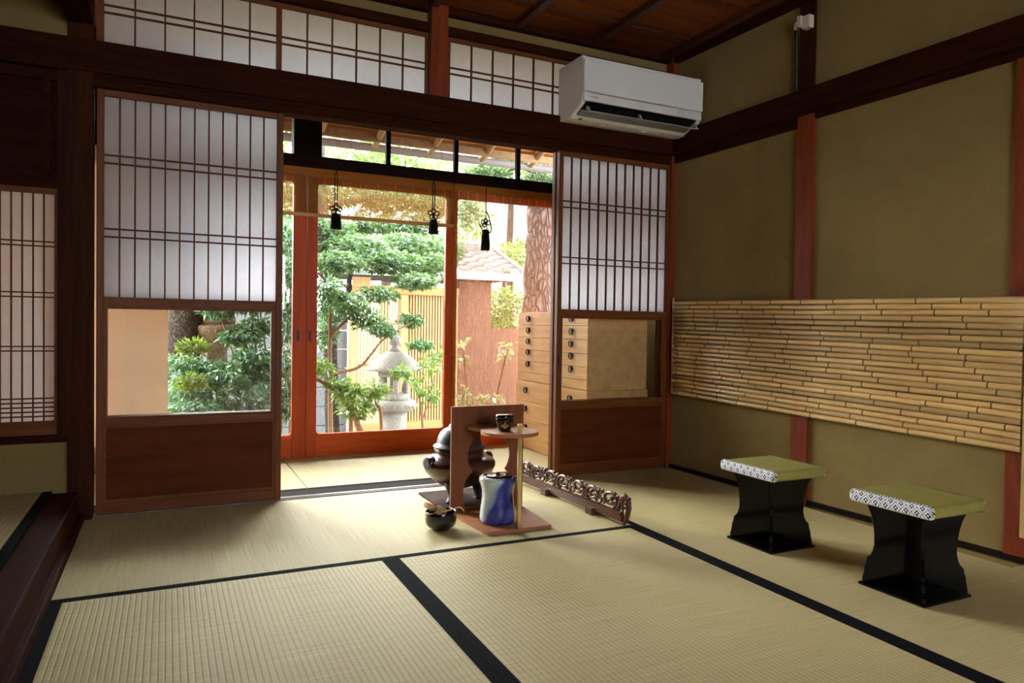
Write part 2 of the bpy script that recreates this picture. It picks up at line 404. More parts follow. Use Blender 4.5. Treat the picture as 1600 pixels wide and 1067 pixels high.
class MB:
    def __init__(s):
        s.bm = bmesh.new()
        s.mi = 0
    def _mark(s, faces):
        for f in faces:
            f.material_index = s.mi
        return s
    def box(s, x0, x1, y0, y1, z0, z1, bevel=0.0):
        vs = [s.bm.verts.new(p) for p in ((x0, y0, z0), (x1, y0, z0), (x1, y1, z0), (x0, y1, z0), (x0, y0, z1), (x1, y0, z1), (x1, y1, z1), (x0, y1, z1))]
        fs = [s.bm.faces.new([vs[i] for i in q]) for q in ((3, 2, 1, 0), (4, 5, 6, 7), (0, 1, 5, 4), (1, 2, 6, 5), (2, 3, 7, 6), (3, 0, 4, 7))]
        s._mark(fs)
        if bevel > 0:
            es = list({e for f in fs for e in f.edges})
            r = bmesh.ops.bevel(s.bm, geom=es, offset=bevel, segments=2, affect='EDGES', profile=0.5)
            s._mark(r['faces'])
        return s
    def hexa(s, lower, upper):
        """prism between two matching loops of 3-D points"""
        a = [s.bm.verts.new(p) for p in lower]
        b = [s.bm.verts.new(p) for p in upper]
        n = len(a)
        fs = [s.bm.faces.new(a[::-1]), s.bm.faces.new(b)]
        for i in range(n):
            j = (i+1) % n
            fs.append(s.bm.faces.new((a[i], a[j], b[j], b[i])))
        return s._mark(fs)
    def prism(s, pts, axis, c0, c1):
        """2-D outline pushed along an axis; pts are (x,y) axis Z, (x,z) axis Y, (y,z) axis X"""
        f = {'Z': lambda p, c: (p[0], p[1], c), 'Y': lambda p, c: (p[0], c, p[1]), 'X': lambda p, c: (c, p[0], p[1])}[axis]
        return s.hexa([f(p, c0) for p in pts], [f(p, c1) for p in pts])
    def tube(s, pts, rad, seg=8, cap=True, closed=False):
        pts = [Vector(p) for p in pts]
        n = len(pts)
        rad = [rad]*n if not hasattr(rad, '__len__') else rad
        rings = []
        prev = None
        for i, p in enumerate(pts):
            if closed:
                d = pts[(i+1) % n]-pts[i-1]
            else:
                d = pts[min(i+1, n-1)]-pts[max(i-1, 0)]
            if d.length < 1e-9:
                d = Vector((0, 0, 1))
            d.normalize()
            if prev is None:
                a = d.orthogonal().normalized()
            else:
                a = prev-d*prev.dot(d)
                a = a.normalized() if a.length > 1e-6 else d.orthogonal().normalized()
            prev = a
            b = d.cross(a)
            rings.append([s.bm.verts.new(p+(a*math.cos(2*PI*k/seg)+b*math.sin(2*PI*k/seg))*rad[i]) for k in range(seg)])
        fs = []
        m = n if closed else n-1
        for i in range(m):
            r0_, r1_ = rings[i], rings[(i+1) % n]
            for k in range(seg):
                fs.append(s.bm.faces.new((r0_[k], r0_[(k+1) % seg], r1_[(k+1) % seg], r1_[k])))
        for f in fs:
            f.smooth = True
        if cap and not closed:
            fs.append(s.bm.faces.new(rings[0][::-1]))
            fs.append(s.bm.faces.new(rings[-1]))
        return s._mark(fs)
    def lathe(s, c, prof, seg=32, sx=1.0, sy=1.0):
        """prof: list of (radius, z) from the bottom up, z relative to c"""
        rings = []
        for r, z in prof:
            if r < 1e-6:
                rings.append([s.bm.verts.new((c[0], c[1], c[2]+z))])
            else:
                rings.append([s.bm.verts.new((c[0]+r*sx*math.cos(2*PI*k/seg), c[1]+r*sy*math.sin(2*PI*k/seg), c[2]+z)) for k in range(seg)])
        fs = []
        for a, b in zip(rings, rings[1:]):
            if len(a) == 1 and len(b) == 1:
                continue
            for k in range(seg):
                k2 = (k+1) % seg
                if len(a) == 1:
                    fs.append(s.bm.faces.new((a[0], b[k2], b[k])))
                elif len(b) == 1:
                    fs.append(s.bm.faces.new((a[k], a[k2], b[0])))
                else:
                    fs.append(s.bm.faces.new((a[k], a[k2], b[k2], b[k])))
        for f in fs:
            f.smooth = True
        if len(rings[0]) > 1:
            fs.append(s.bm.faces.new(rings[0][::-1]))
        if len(rings[-1]) > 1:
            fs.append(s.bm.faces.new(rings[-1]))
        return s._mark(fs)
    def xform(s, m):
        bmesh.ops.transform(s.bm, matrix=m, verts=s.bm.verts)
        return s
    def build(s, name, mats, parent=None, origin=None):
        """one mesh object; geometry is in world space and is re-based on its parent (or its own origin)"""
        if not isinstance(mats, (list, tuple)):
            mats = [mats]
        me = bpy.data.meshes.new(name)
        bmesh.ops.recalc_face_normals(s.bm, faces=s.bm.faces)
        base = Vector(WL[parent.name]) if parent is not None else Vector((0, 0, 0))
        if origin is None:
            if parent is not None:
                origin = base
            else:
                lo = [min(v.co[i] for v in s.bm.verts) for i in range(3)]
                hi = [max(v.co[i] for v in s.bm.verts) for i in range(3)]
                origin = Vector(((lo[0]+hi[0])/2, (lo[1]+hi[1])/2, lo[2]))
        origin = Vector(origin)
        bmesh.ops.translate(s.bm, vec=-origin, verts=s.bm.verts)
        s.bm.to_mesh(me)
        s.bm.free()
        for m in mats:
            me.materials.append(m)
        o = bpy.data.objects.new(name, me)
        C.objects.link(o)
        o.location = origin-base
        if parent is not None:
            o.parent = parent
        WL[o.name] = tuple(origin)
        return o

def tag(o, label, cat, group=None, kind=None):
    o['label'] = label
    o['category'] = cat
    if group:
        o['group'] = group
    if kind:
        o['kind'] = kind
    return o

def thing(name, label, cat, loc, group=None, kind=None):
    o = bpy.data.objects.new(name, None)
    o.empty_display_size = 0.05
    C.objects.link(o)
    o.location = loc
    WL[o.name] = tuple(loc)
    return tag(o, label, cat, group, kind)

def struct(name, mb, m, label=None, cat=None, parent=None):
    o = mb.build(name, m, parent)
    if parent is None:
        o['kind'] = 'structure'
        if label:
            o['label'] = label
            o['category'] = cat
    return o

def sthing(name, label, cat, loc):
    return thing(name, label, cat, loc, kind='structure')

def copy_tree(o, loc, label):
    r = o.copy()
    C.objects.link(r)
    r.location = loc
    r['label'] = label
    WL[r.name] = tuple(loc)
    def kids(src, dst):
        for ch in list(src.children):
            c = ch.copy()
            C.objects.link(c)
            c.parent = dst
            kids(ch, c)
    kids(o, r)
    return r

# ================================================================== THE ROOM SHELL
YB = 3.37          # room face of the sliding-door wall
YG = 4.41          # room face of the glass doors
SK = 0.0443        # the right-hand wall is not quite square to the door wall
def wx(y):         # room face of the right-hand wall
    return 2.6425+SK*(3.4-y)

struct('floor', MB().box(-2.3, 3.2, -3.0, 4.62, -0.30, -0.056), M['black_wood'], 'dark board floor under the straw mats', 'floor')

def mat(label, x0, x1, y0, y1, along, borders, ztop=0.0, grp='straw floor mats'):
    t = thing('tatami_mat', label, 'floor mat', ((x0+x1)/2, (y0+y1)/2, ztop-0.055), grp)
    bx0, bx1, by0, by1 = x0, x1, y0, y1
    for b in borders:
        side, wd = b
        e = 0.0006
        if side == 'l':
            MB().box(x0, x0+wd, y0, y1, ztop-0.055, ztop+e).build('border', M['heri'], t); bx0 = x0+wd
        if side == 'r':
            MB().box(x1-wd, x1, y0, y1, ztop-0.055, ztop+e).build('border', M['heri'], t); bx1 = x1-wd
        if side == 'n':
            MB().box(x0, x1, y0, y0+wd, ztop-0.055, ztop+e).build('border', M['heri'], t); by0 = y0+wd
        if side == 'f':
            MB().box(x0, x1, y1-wd, y1, ztop-0.055, ztop+e).build('border', M['heri'], t); by1 = y1-wd
    MB().box(bx0, bx1, by0, by1, ztop-0.055, ztop).build('surface', M['tatami_x' if along == 'X' else 'tatami_y'], t)
    return t
mat('straw mat lying crosswise in front of the sliding doors, tea utensils on it', -0.297, 1.7235, 2.378, 3.352, 'X', [('n', 0.031)])
mat('straw mat with wide ribs beside the dark step, black border on both long edges', -0.297, 0.6975, 0.40, 2.3765, 'Y', [('l', 0.031), ('r', 0.0305)])
mat('central straw mat in the foreground between two broad black borders', 0.6985, 1.7235, 0.40, 2.3765, 'Y', [('l', 0.030), ('r', 0.0305)])
mat('straw mat along the earthen wall under the far stool', 1.7245, 2.64, 1.453, 3.352, 'Y', [('l', 0.0305)])
mat('straw mat along the earthen wall under the front of the near stool', 1.7245, 2.70, -0.50, 1.4515, 'Y', [('l', 0.0305)])
for i, (a, b) in enumerate(((-0.297, 0.6975), (0.6985, 1.7235))):
    struct('floor_mat_field', MB().box(a, b, -2.9, 0.399, -0.055, 0.0), M['tatami_y'], ['straw matting behind the camera beside the alcove step', 'straw matting behind the camera in the middle of the room'][i], 'floor')
struct('floor_mat_field', MB().box(1.7245, 2.8, -2.9, -0.501, -0.055, 0.0), M['tatami_y'], 'straw matting behind the camera along the earthen wall', 'floor')
# veranda mats
mat('brightly lit straw mat on the veranda in front of the glass doors', 0.627, 2.62, 3.54, 4.385, 'X', [('n', 0.036)])
mat('straw mat at the dark end of the veranda behind the white sliding door', -1.28, 0.621, 3.54, 4.34, 'X', [('n', 0.036)])
struct('trim_1', MB().box(-0.30, 2.66, 3.353, 3.441, -0.056, -0.001).box(-0.30, 2.66, 3.372, 3.380, -0.001, 0.003).box(-0.30, 2.66, 3.398, 3.406, -0.001, 0.003), M['sill'], 'worn grooved door sill between room and veranda', 'sill')
struct('trim_2', MB().box(-1.28, 2.66, 3.442, 3.539, -0.056, 0.0), M['black_wood'], 'black board between the sill and the veranda mats', 'board')

# right-hand wall (skewed plane), built from its two ends
def rwall(mb, y0, y1, z0, z1, t0, t1):
    """slab following the wall: t0 is how far its room face stands out, t1 how deep it goes"""
    return mb.hexa([(wx(y0)-t0, y0, z0), (wx(y1)-t0, y1, z0), (wx(y1)+t1, y1, z0), (wx(y0)+t1, y0, z0)],
                   [(wx(y0)-t0, y0, z1), (wx(y1)-t0, y1, z1), (wx(y1)+t1, y1, z1), (wx(y0)+t1, y0, z1)])
struct('wall_right', rwall(MB(), -3.1, 3.43, -0.06, 2.6, 0, 0.12), M['plaster'], 'olive earthen wall behind the bamboo screen', 'wall')
struct('baseboard_right', rwall(MB(), -3.0, 3.33, 0.0, 0.022, 0.012, 0), M['black_wood'], 'thin dark strip along the foot of the earthen wall', 'baseboard')
def rpost(y0, y1, z0, z1, out, lab, mt='post'):
    o = struct('pillar', rwall(MB(), y0, y1, z0, z1, out, 0.02), M[mt], lab, 'pillar')
    return o
rpost(2.372, 2.462, 0.0, 1.81, 0.020, 'red-brown pillar rising behind the bamboo screen between the two stools')
rpost(2.385, 2.470, 1.93, 2.36, 0.012, 'short dark pillar above the wall beam carrying the white sensor box', 'pillar')
rpost(1.36, 1.528, 0.0, 1.80, 0.012, 'red-brown pillar at the near end of the bamboo screen')
struct('pillar', MB().box(2.612, 2.68, 3.325, 3.42, 0, 2.37), M['post'], 'narrow corner pillar between the right sliding door and earthen wall', 'pillar')
struct('lintel_right', rwall(MB(), -3.0, 3.36, 1.815, 1.925, 0.045, 0.02), M['beam_y'], 'dark wall beam running along the earthen wall', 'beam')
struct('lintel_right_lower', rwall(rwall(MB(), 2.464, 3.33, 1.762, 1.8145, 0.016, 0.01), -3.0, 2.37, 1.785, 1.8145, 0.016, 0.01), M['beam_y'], 'thin dark strip under the wall beam', 'beam')
struct('trim_3', rwall(MB(), -3.0, 3.34, 2.335, 2.375, 0.03, 0.01), M['beam_y'], 'dark edging between the earthen wall and the ceiling', 'edging')

# back wall: lintel group, transom band, plaster strip
struct('lintel_back', MB().box(-0.36, 2.63, 3.315, 3.40, 1.80, 1.925), M['beam'], 'broad dark beam above the white sliding doors', 'beam')
struct('lintel_back_lower', MB().box(-0.27, 2.63, 3.345, 3.425, 1.752, 1.7995).box(-0.27, 2.63, 3.335, 3.3449, 1.785, 1.7995), M['beam'], 'dark grooved door head under the broad beam', 'beam')
struct('trim_4', MB().box(-0.27, 1.148, 3.35, 3.42, 2.243, 2.285).box(1.24, 2.62, 3.35, 3.42, 2.243, 2.285), M['beam'], 'dark rail above the small lattice windows', 'rail')
struct('trim_5', MB().box(-0.27, 1.148, 3.345, 3.42, 1.9255, 1.9325).box(1.24, 2.62, 3.345, 3.42, 1.9255, 1.9325), M['beam'], 'thin ledge under the small lattice windows', 'ledge')
struct('wall_back', MB().box(-0.30, 1.15, 3.39, 3.44, 2.285, 2.50).box(1.236, 2.66, 3.39, 3.44, 2.285, 2.50), M['plaster'], 'strip of olive plaster above the lattice windows', 'wall')
struct('trim_6', MB().box(-0.30, 2.66, 3.35, 3.42, 2.345, 2.375), M['beam'], 'dark edging between the plaster strip and the ceiling', 'edging')
struct('pillar', MB().box(1.150, 1.236, 3.325, 3.44, 1.925, 2.37), M['post'], 'short pillar standing on the broad beam between the lattice windows', 'pillar')
struct('pillar', MB().box(-0.358, -0.2715, 3.33, 3.43, 0.0, 2.40), M['pillar'], 'dark knotty corner pillar between alcove and white sliding door', 'pillar')

# ceiling with battens
struct('ceiling', MB().box(-2.3, 3.1, -3.1, 3.45, 2.385, 2.46), M['ceiling'], 'dim reddish board ceiling', 'ceiling')
bt = MB()
for x in (-0.25, 0.22, 0.69, 1.16, 1.63, 2.10, 2.57):
    bt.box(x-0.02, x+0.02, -3.0, 3.36, 2.352, 2.3849)
struct('ceiling_battens', bt, M['batten'], 'dark battens under the board ceiling', 'batten')
bj = MB()
for y in (-1.8, -1.35, -0.9, -0.45, 0.0, 0.45, 0.9, 1.35, 1.8, 2.25, 2.70, 3.12):
    bj.box(-0.3, 2.7, y-0.008, y+0.008, 2.378, 2.3849)
struct('ceiling_board_joints', bj, M['batten'], 'lapped board edges across the ceiling', 'board edge')

# walls out of view, so that the room is closed
struct('wall_rear', MB().box(-2.3, -0.25, -3.1, -3.0, -0.06, 2.5).box(1.70, 3.2, -3.1, -3.0, -0.06, 2.5).box(-0.25, 1.70, -3.1, -3.0, 1.90, 2.5).box(-0.25, 1.70, -3.1, -3.0, -0.06, 1.02), M['plaster'], 'earthen wall behind the camera with its small high window', 'wall')
struct('wall_left', MB().box(-2.3, -2.2, -3.1, 3.45, -0.06, 2.5), M['plaster'], 'dim earthen wall at the far side of the alcove', 'wall')
struct('floor_rear', MB().box(-2.3, 3.2, -5.0, -3.1, -0.3, -0.02), M['sill'], 'boarded veranda behind the camera', 'floor')

# ------------------------------------------------------------------ alcove on the left
struct('floor_alcove', MB().box(-2.2, -0.445, -3.0, 3.365, -0.05, 0.062), M['black_wood'], 'raised base of the alcove floor', 'floor')
mat('raised straw mat on the alcove floor behind the dark step', -2.19, -0.411, 1.2, 3.36, 'Y', [('r', 0.033)], 0.12)
struct('floor_alcove_field', MB().box(-2.19, -0.411, 0.81, 1.199, 0.065, 0.12), M['tatami_y'], 'rest of the raised straw matting in the alcove', 'floor')
struct('trim_7', MB().box(-0.410, -0.318, -3.0, 3.329, -0.04, 0.118, 0.006).box(-0.345, -0.299, -3.0, 3.329, -0.05, 0.03, 0.004), M['step_wood'], 'polished dark red step beam along the alcove', 'step')
struct('wall_alcove', MB().box(-2.2, -0.36, 3.37, 3.46, 0.06, 0.318).box(-2.2, -0.36, 3.37, 3.46, 1.93, 2.5), M['plaster'], 'olive plaster low under the alcove window and high above it', 'wall')
struct('wall_alcove_light_block', MB().box(-2.2, -0.275, 0.70, 0.80, -0.04, 2.4), M['plaster'], 'unseen earthen wall added to keep window light out of the alcove', 'wall')  # out of view; added to block rear window light from the alcove
struct('trim_8', MB().box(-2.2, -0.36, 3.345, 3.46, 0.318, 0.345), M['beam'], 'dark sill under the alcove window', 'sill')
struct('trim_9', MB().box(-0.394, -0.3585, 3.35, 3.46, 0.345, 1.80), M['pillar'], 'dark window post beside the corner pillar', 'post')
struct('lintel_alcove', MB().box(-2.2, -0.36, 3.335, 3.46, 1.80, 1.93), M['beam'], 'dark beam across the alcove wall', 'beam')
ab = MB().box(-2.2, -0.394, 3.40, 3.46, 1.335, 1.80)
ab.box(-2.2, -0.394, 3.375, 3.40, 1.33, 1.375).box(-2.2, -0.394, 3.375, 3.40, 1.76, 1.80).box(-0.45, -0.42, 3.375, 3.40, 1.375, 1.76)
struct('wall_panel', ab, M['beam'], 'dark framed board above the alcove window', 'panel')
struct('lintel_left', MB().box(-0.36, -0.268, -3.0, 3.3149, 1.985, 2.24), M['beam_y'], 'dark beam crossing above the alcove step', 'beam')
struct('wall_left_upper', MB().box(-0.34, -0.29, -3.0, 3.33, 2.24, 2.39), M['plaster'], 'olive plaster above the alcove beam', 'wall')

# ------------------------------------------------------------------ paper lattice panels
def lattice(x0, x1, z0, z1, yf, vxs, hzs, wv=0.006, wh=0.006, d=0.012):
    m = MB()
    for x in vxs:
        m.box(x-wv/2, x+wv/2, yf, yf+d, z0, z1)
    for z in hzs:
        m.box(x0, x1, yf+0.0005, yf+d-0.0005, z-wh/2, z+wh/2)
    return m

def shoji(name, label, x0, x1, yf, pull_side):
    t = sthing(name, label, 'sliding door', ((x0+x1)/2, yf+0.015, 0.004))
    d = 0.030
    px0, px1 = x0+0.026, x1-0.026
    for a, b in ((x0, px0), (px1, x1)):
        MB().box(a, b, yf, yf+d, 0.004, 1.752, 0.002).build('stile', M['shoji_wood'], t)
    for a, b in ((1.727, 1.752), (0.872, 0.905), (0.372, 0.402), (0.004, 0.052)):
        MB().box(px0, px1, yf+0.002, yf+d-0.002, a, b, 0.002).build('rail', M['shoji_rail'], t)
    n = 12
    xs = [px0+(px1-px0)*i/n for i in range(1, n)]
    lattice(px0, px1, 0.905, 1.727, yf+0.008, xs, (1.488, 1.455, 1.186, 1.153)).build('lattice', M['kumiko'], t)
    MB().box(px0, px1, yf+0.0205, yf+0.0215, 0.905, 1.727).build('paper', M['paper'], t)
    # glazed light with its own inner frame
    f = MB()
    f.box(px0, px0+0.012, yf+0.006, yf+0.026, 0.402, 0.872).box(px1-0.020, px1, yf+0.006, yf+0.026, 0.402, 0.872)
    f.box(px0+0.012, px1-0.020, yf+0.006, yf+0.026, 0.402, 0.409).box(px0+0.012, px1-0.020, yf+0.006, yf+0.026, 0.857, 0.872)
    f.build('glass_frame', M['shoji_wood'], t)
    MB().box(px0+0.012, px1-0.020, yf+0.014, yf+0.017, 0.409, 0.857).build('glass_pane', M['glass'], t)
    p = MB().box(px0, px1, yf+0.012, yf+0.020, 0.052, 0.372)
    p.build('skirting_board', M['shoji_board'], t)
    f2 = MB().box(px0, px0+0.010, yf+0.007, yf+0.012, 0.052, 0.372).box(px1-0.010, px1, yf+0.007, yf+0.012, 0.052, 0.372)
    f2.box(px0+0.010, px1-0.010, yf+0.007, yf+0.012, 0.052, 0.064).box(px0+0.010, px1-0.010, yf+0.007, yf+0.012, 0.362, 0.372)
    f2.build('skirting_moulding', M['shoji_rail'], t)
    xp = x1-0.014 if pull_side == 'r' else x0+0.012
    MB().box(xp-0.006, xp+0.006, yf-0.0015, yf+0.004, 0.60, 0.655).build('finger_pull', M['black'], t)
    return t
shoji('door_1', 'white paper sliding door with twelve-bar lattice beside the dark corner pillar', -0.261, 0.470, 3.372, 'r')
shoji('door_2', 'white paper sliding door at the right, medicine chest showing through its glass', 1.882, 2.628, 3.342, 'l')
shoji('door_6', 'second paper sliding door stacked close behind the left one, its bars showing as shadows', -0.261, 0.476, 3.409, 'r')
shoji('door_7', 'second paper sliding door stacked close behind the right one, its lit edge showing at the left', 1.8765, 2.6225, 3.379, 'l')

def transom(name, label, x0, x1, nv, fr=(0.014, 0.014)):
    t = sthing(name, label, 'lattice window', ((x0+x1)/2, 3.375, 1.933))
    yf = 3.37
    f = MB().box(x0, x0+fr[0], yf, yf+0.025, 1.933, 2.242).box(x1-fr[1], x1, yf, yf+0.025, 1.933, 2.242)
    f.box(x0+fr[0], x1-fr[1], yf, yf+0.025, 2.224, 2.242).box(x0+fr[0], x1-fr[1], yf, yf+0.025, 1.933, 1.940)
    f.build('frame', M['shoji_rail'], t)
    a, b = x0+fr[0], x1-fr[1]
    lattice(a, b, 1.940, 2.224, yf+0.006, [a+(b-a)*i/nv for i in range(1, nv)], (2.096, 2.066), 0.0065, 0.006).build('lattice', M['kumiko'], t)
    MB().box(a, b, yf+0.018, yf+0.019, 1.940, 2.224).build('paper', M['paper'], t)
transom('window_1', 'small paper lattice window above the left sliding door, next to corner pillar', -0.262, 0.449, 6, (0.026, 0.012))
transom('window_2', 'middle small paper lattice window, left of the short pillar', 0.4495, 1.149, 6, (0.010, 0.012))
transom('window_3', 'small paper lattice window partly hidden by the air conditioner', 1.247, 1.985, 6, (0.018, 0.012))
transom('window_4', 'small paper lattice window wholly behind the air conditioner', 1.986, 2.620, 6)

def shoin():
    x0, x1, z0, z1, yf = -1.5, -0.395, 0.346, 1.332, 3.375
    t = sthing('window_5', 'tall paper lattice window in the dark alcove', 'lattice window', ((x0+x1)/2, yf, z0))
    MB().box(x1-0.012, x1, yf, yf+0.03, z0, z1).box(x0, x0+0.012, yf, yf+0.03, z0, z1).box(x0+0.012, x1-0.012, yf, yf+0.03, z1-0.024, z1).box(x0+0.012, x1-0.012, yf, yf+0.03, z0, z0+0.055).build('frame', M['shoji_rail'], t)
    xs = [x1-0.012-0.0362*i for i in range(1, 30)]
    hz = (1.118, 1.100, 0.915, 0.897, 0.700, 0.682, 0.492, 0.474, 0.456, 0.438, 0.420)
    lattice(x0+0.012, x1-0.012, z0+0.055, z1-0.024, yf+0.006, xs, hz, 0.0045, 0.005).build('lattice', M['kumiko'], t)
    MB().box(x0+0.012, x1-0.012, yf+0.018, yf+0.019, z0+0.055, z1-0.024).build('paper', M['paper'], t)
    struct('wall_alcove_side', MB().box(-2.2, x0, 3.37, 3.46, 0.346, 1.332), M['plaster'], 'dim plaster beside the alcove window', 'wall')
shoin()

# ------------------------------------------------------------------ veranda shell
t = sthing('window_8', 'pale beige translucent screen at the veranda end, seen through the left door glass', 'screen', (-0.6, YG, 0.0))
MB().box(-1.34, -0.186, YG-0.034, YG-0.031, 0.0, 1.733).build('screen_cloth', M['screen'], t)
MB().box(-0.174, 0.007, YG-0.034, YG-0.031, 0.0, 1.733).build('screen_cloth', M['screen'], t)
MB().box(-0.186, -0.174, YG-0.034, YG-0.031, 0.0, 1.733).build('seam', M['seam'], t)
struct('wall_veranda_left', MB().box(-1.40, -1.30, 3.46, YG+0.2, -0.3, 2.5), M['beige'], 'beige end wall of the veranda', 'wall')
struct('wall_veranda_right', MB().box(2.68, 2.78, 3.43, YG+0.2, -0.3, 2.5), M['plaster'], 'end wall of the veranda behind the chest', 'wall')
struct('ceiling_veranda', MB().box(-1.4, 2.78, 3.45, 4.62, 2.36, 2.40), M['engawa_ceiling'], 'board ceiling of the veranda', 'ceiling')
struct('lintel_veranda', MB().box(-1.34, 2.68, YG-0.03, YG+0.10, 1.735, 1.808), M['black_wood'], 'black beam above the glass doors', 'beam')  # backlit silhouette drawn as black wood, likewise the strut and bars above
struct('trim_10', MB().box(-1.34, 2.68, YG-0.02, YG+0.10, 2.10, 2.36), M['black_wood'], 'black head beam over the upper panes', 'beam')
struct('trim_11', MB().box(-1.34, 2.68, YG-0.02, YG+0.12, -0.3, -0.001), M['door_rail'], 'threshold under the glass doors', 'threshold')
struct('pillar', MB().box(0.672, 0.815, YG-0.02, YG+0.08, 1.808, 2.10), M['black_wood'], 'wide black strut between the upper panes', 'strut')
t = sthing('window_6', 'row of clear upper panes over the glass doors, eaves showing through', 'window', (1.7, YG, 1.808))
for x in (0.824, 1.251, 1.708, 2.163, 2.62):
    MB().box(x-0.014, x+0.014, YG, YG+0.03, 1.8085, 2.10).build('mullion', M['black_wood'], t)
for a, b in ((0.838, 1.237), (1.265, 1.694), (1.722, 2.149), (2.177, 2.606)):
    MB().box(a, b, YG+0.012, YG+0.015, 1.8085, 2.10).build('pane', M['glass'], t)
t = sthing('window_7', 'narrow clear upper pane left of the wide black strut', 'window', (0.5, YG, 1.808))
MB().box(-1.34, -0.06, YG, YG+0.03, 1.8085, 2.10).build('sky_block_board', M['black_wood'], t)  # added to block sky light in the slit beside the corner pillar
MB().box(-0.06, 0.672, YG+0.012, YG+0.015, 1.8085, 2.10).build('pane', M['glass'], t)

def glass_door(name, label, x0, x1, yf, sw=(0.075, 0.055), pull=None):
    t = sthing(name, label, 'glass door', ((x0+x1)/2, yf, 0.0))
    d = 0.034
    z0, z1, g0, g1 = 0.0, 1.734, 0.138, 1.648
    a, b = x0+sw[0], x1-sw[1]
    MB().box(x0, a, yf, yf+d, z0, z1, 0.002).build('stile', M['door_wood'], t)
    MB().box(b, x1, yf, yf+d, z0, z1, 0.002).build('stile', M['door_wood'], t)
    MB().box(a, b, yf+0.001, yf+d-0.001, g1, z1, 0.002).build('rail', M['door_rail'], t)
    MB().box(a, b, yf+0.006, yf+d-0.006, z0, g0-0.022, 0.001).build('rail', M['door_rail'], t)
    bd = MB().box(a, b, yf-0.003, yf+d-0.001, g0-0.022, g0, 0.003)
    r = 0.022
    for cx, sx in ((a, 1), (b, -1)):            # rounded lower and upper corners of the glazed light
        for cz, sz in ((g0, 1), (g1, -1)):
            arc = [(cx+sx*(r-r*math.sin(q)), cz+sz*(r-r*math.cos(q))) for q in (i*PI/10 for i in range(6))]
            bd.prism([(cx, cz)]+arc, 'Y', yf+0.002, yf+d-0.002)
    bd.build('glazing_bead', M['door_rail'], t)
    MB().box(a, b, yf+0.015, yf+0.018, g0, g1).build('glass_pane', M['glass'], t)
    if pull is not None:
        MB().box(pull-0.007, pull+0.007, yf-0.002, yf+0.004, 0.70, 0.765).build('finger_pull', M['black'], t)
glass_door('door_3', 'orange-brown glass door behind the left sliding door, shrubs beyond', -0.600, 0.752, YG-0.02, (0.05, 0.080), 0.705)
glass_door('door_8', 'orange-brown glass door wholly behind the pale beige screen', -1.30, -0.604, YG-0.02, (0.05, 0.05))
glass_door('door_4', 'orange-brown glass door framing the stone lantern and lattice gate', 0.754, 1.688, YG-0.016, (0.062, 0.052), 0.775)
glass_door('door_5', 'orange-brown glass door behind the chest, pine trunk beyond', 1.66, 2.66, YG+0.026, (0.072, 0.06))

# ================================================================== THINGS IN THE ROOM
# ------------------------------------------------------------------ bamboo screen
t = thing('bamboo_screen', 'screen of stacked horizontal bamboo poles fixed along the earthen wall', 'screen', (wx(2.37)-0.03, 2.37, 0.40))
rng = random.Random(4)
NP = 23
ya, yb = 3.277, 1.465
for i in range(NP):
    fa = (i+0.5)/NP
    za, zb = 0.434+(0.966-0.434)*fa, 0.392+(0.941-0.392)*fa
    flip = rng.random() < 0.3
    ra, rb = (0.0104, 0.0118) if not flip else (0.0112, 0.0112)
    m = MB()
    pts, rad = [], []
    nodes = []
    y = ya-rng.uniform(0.03, 0.2)
    while y > yb+0.02:
        nodes.append(y)
        y -= rng.uniform(0.17, 0.25)*(1.0 if y < 2.8 else 0.8)
    stops = sorted({ya, yb, *[n+e for n in nodes for e in (0.02, 0.0045, -0.0045, -0.02)], *[ya-(ya-yb)*k/14 for k in range(1, 14)]}, reverse=True)
    wob = [rng.uniform(-0.0012, 0.0012) for _ in range(5)]
    for y in stops:
        f = (ya-y)/(ya-yb)
        r = ra+(rb-ra)*f
        if any(abs(abs(y-n)-0.0045) < 1e-6 for n in nodes):
            r *= 1.05
        k = f*3.999
        z = za+(zb-za)*f+wob[int(k)]*(1-k % 1)+wob[int(k)+1]*(k % 1)
        pts.append((wx(y)-0.034, y, z)); rad.append(r)
    m.tube(pts, rad, 12)
    m.mi = 1
    for n in nodes:
        f = (ya-n)/(ya-yb)
        k = f*3.999
        z = za+(zb-za)*f+wob[int(k)]*(1-k % 1)+wob[int(k)+1]*(k % 1)
        r = (ra+(rb-ra)*f)*1.07
        m.tube([(wx(n+0.0026)-0.034, n+0.0026, z), (wx(n-0.0026)-0.034, n-0.0026, z)], r, 12)
    o = m.build('bamboo_pole', [M['bamboo'], M['bamboo_node']], t, origin=(wx(2.37)-0.034, 2.37, (za+zb)/2))
for y, h0, h1 in ((3.262, 0.44, 0.96), (2.415, 0.42, 0.95), (1.50, 0.40, 0.94)):
    rwall(MB(), y-0.012, y+0.012, h0, h1, 0.0225, -0.0205).build('batten', M['post'], t)
MB().tube([(wx(3.283)-0.036, 3.284, 0.436), (wx(3.283)-0.036, 3.284, 0.985)], 0.006, 8).build('end_strip', M['light_bamboo'], t)
rwall(MB(), 1.412, 1.456, 0.10, 0.985, 0.046, -0.026).build('end_board', M['light_bamboo'], t)

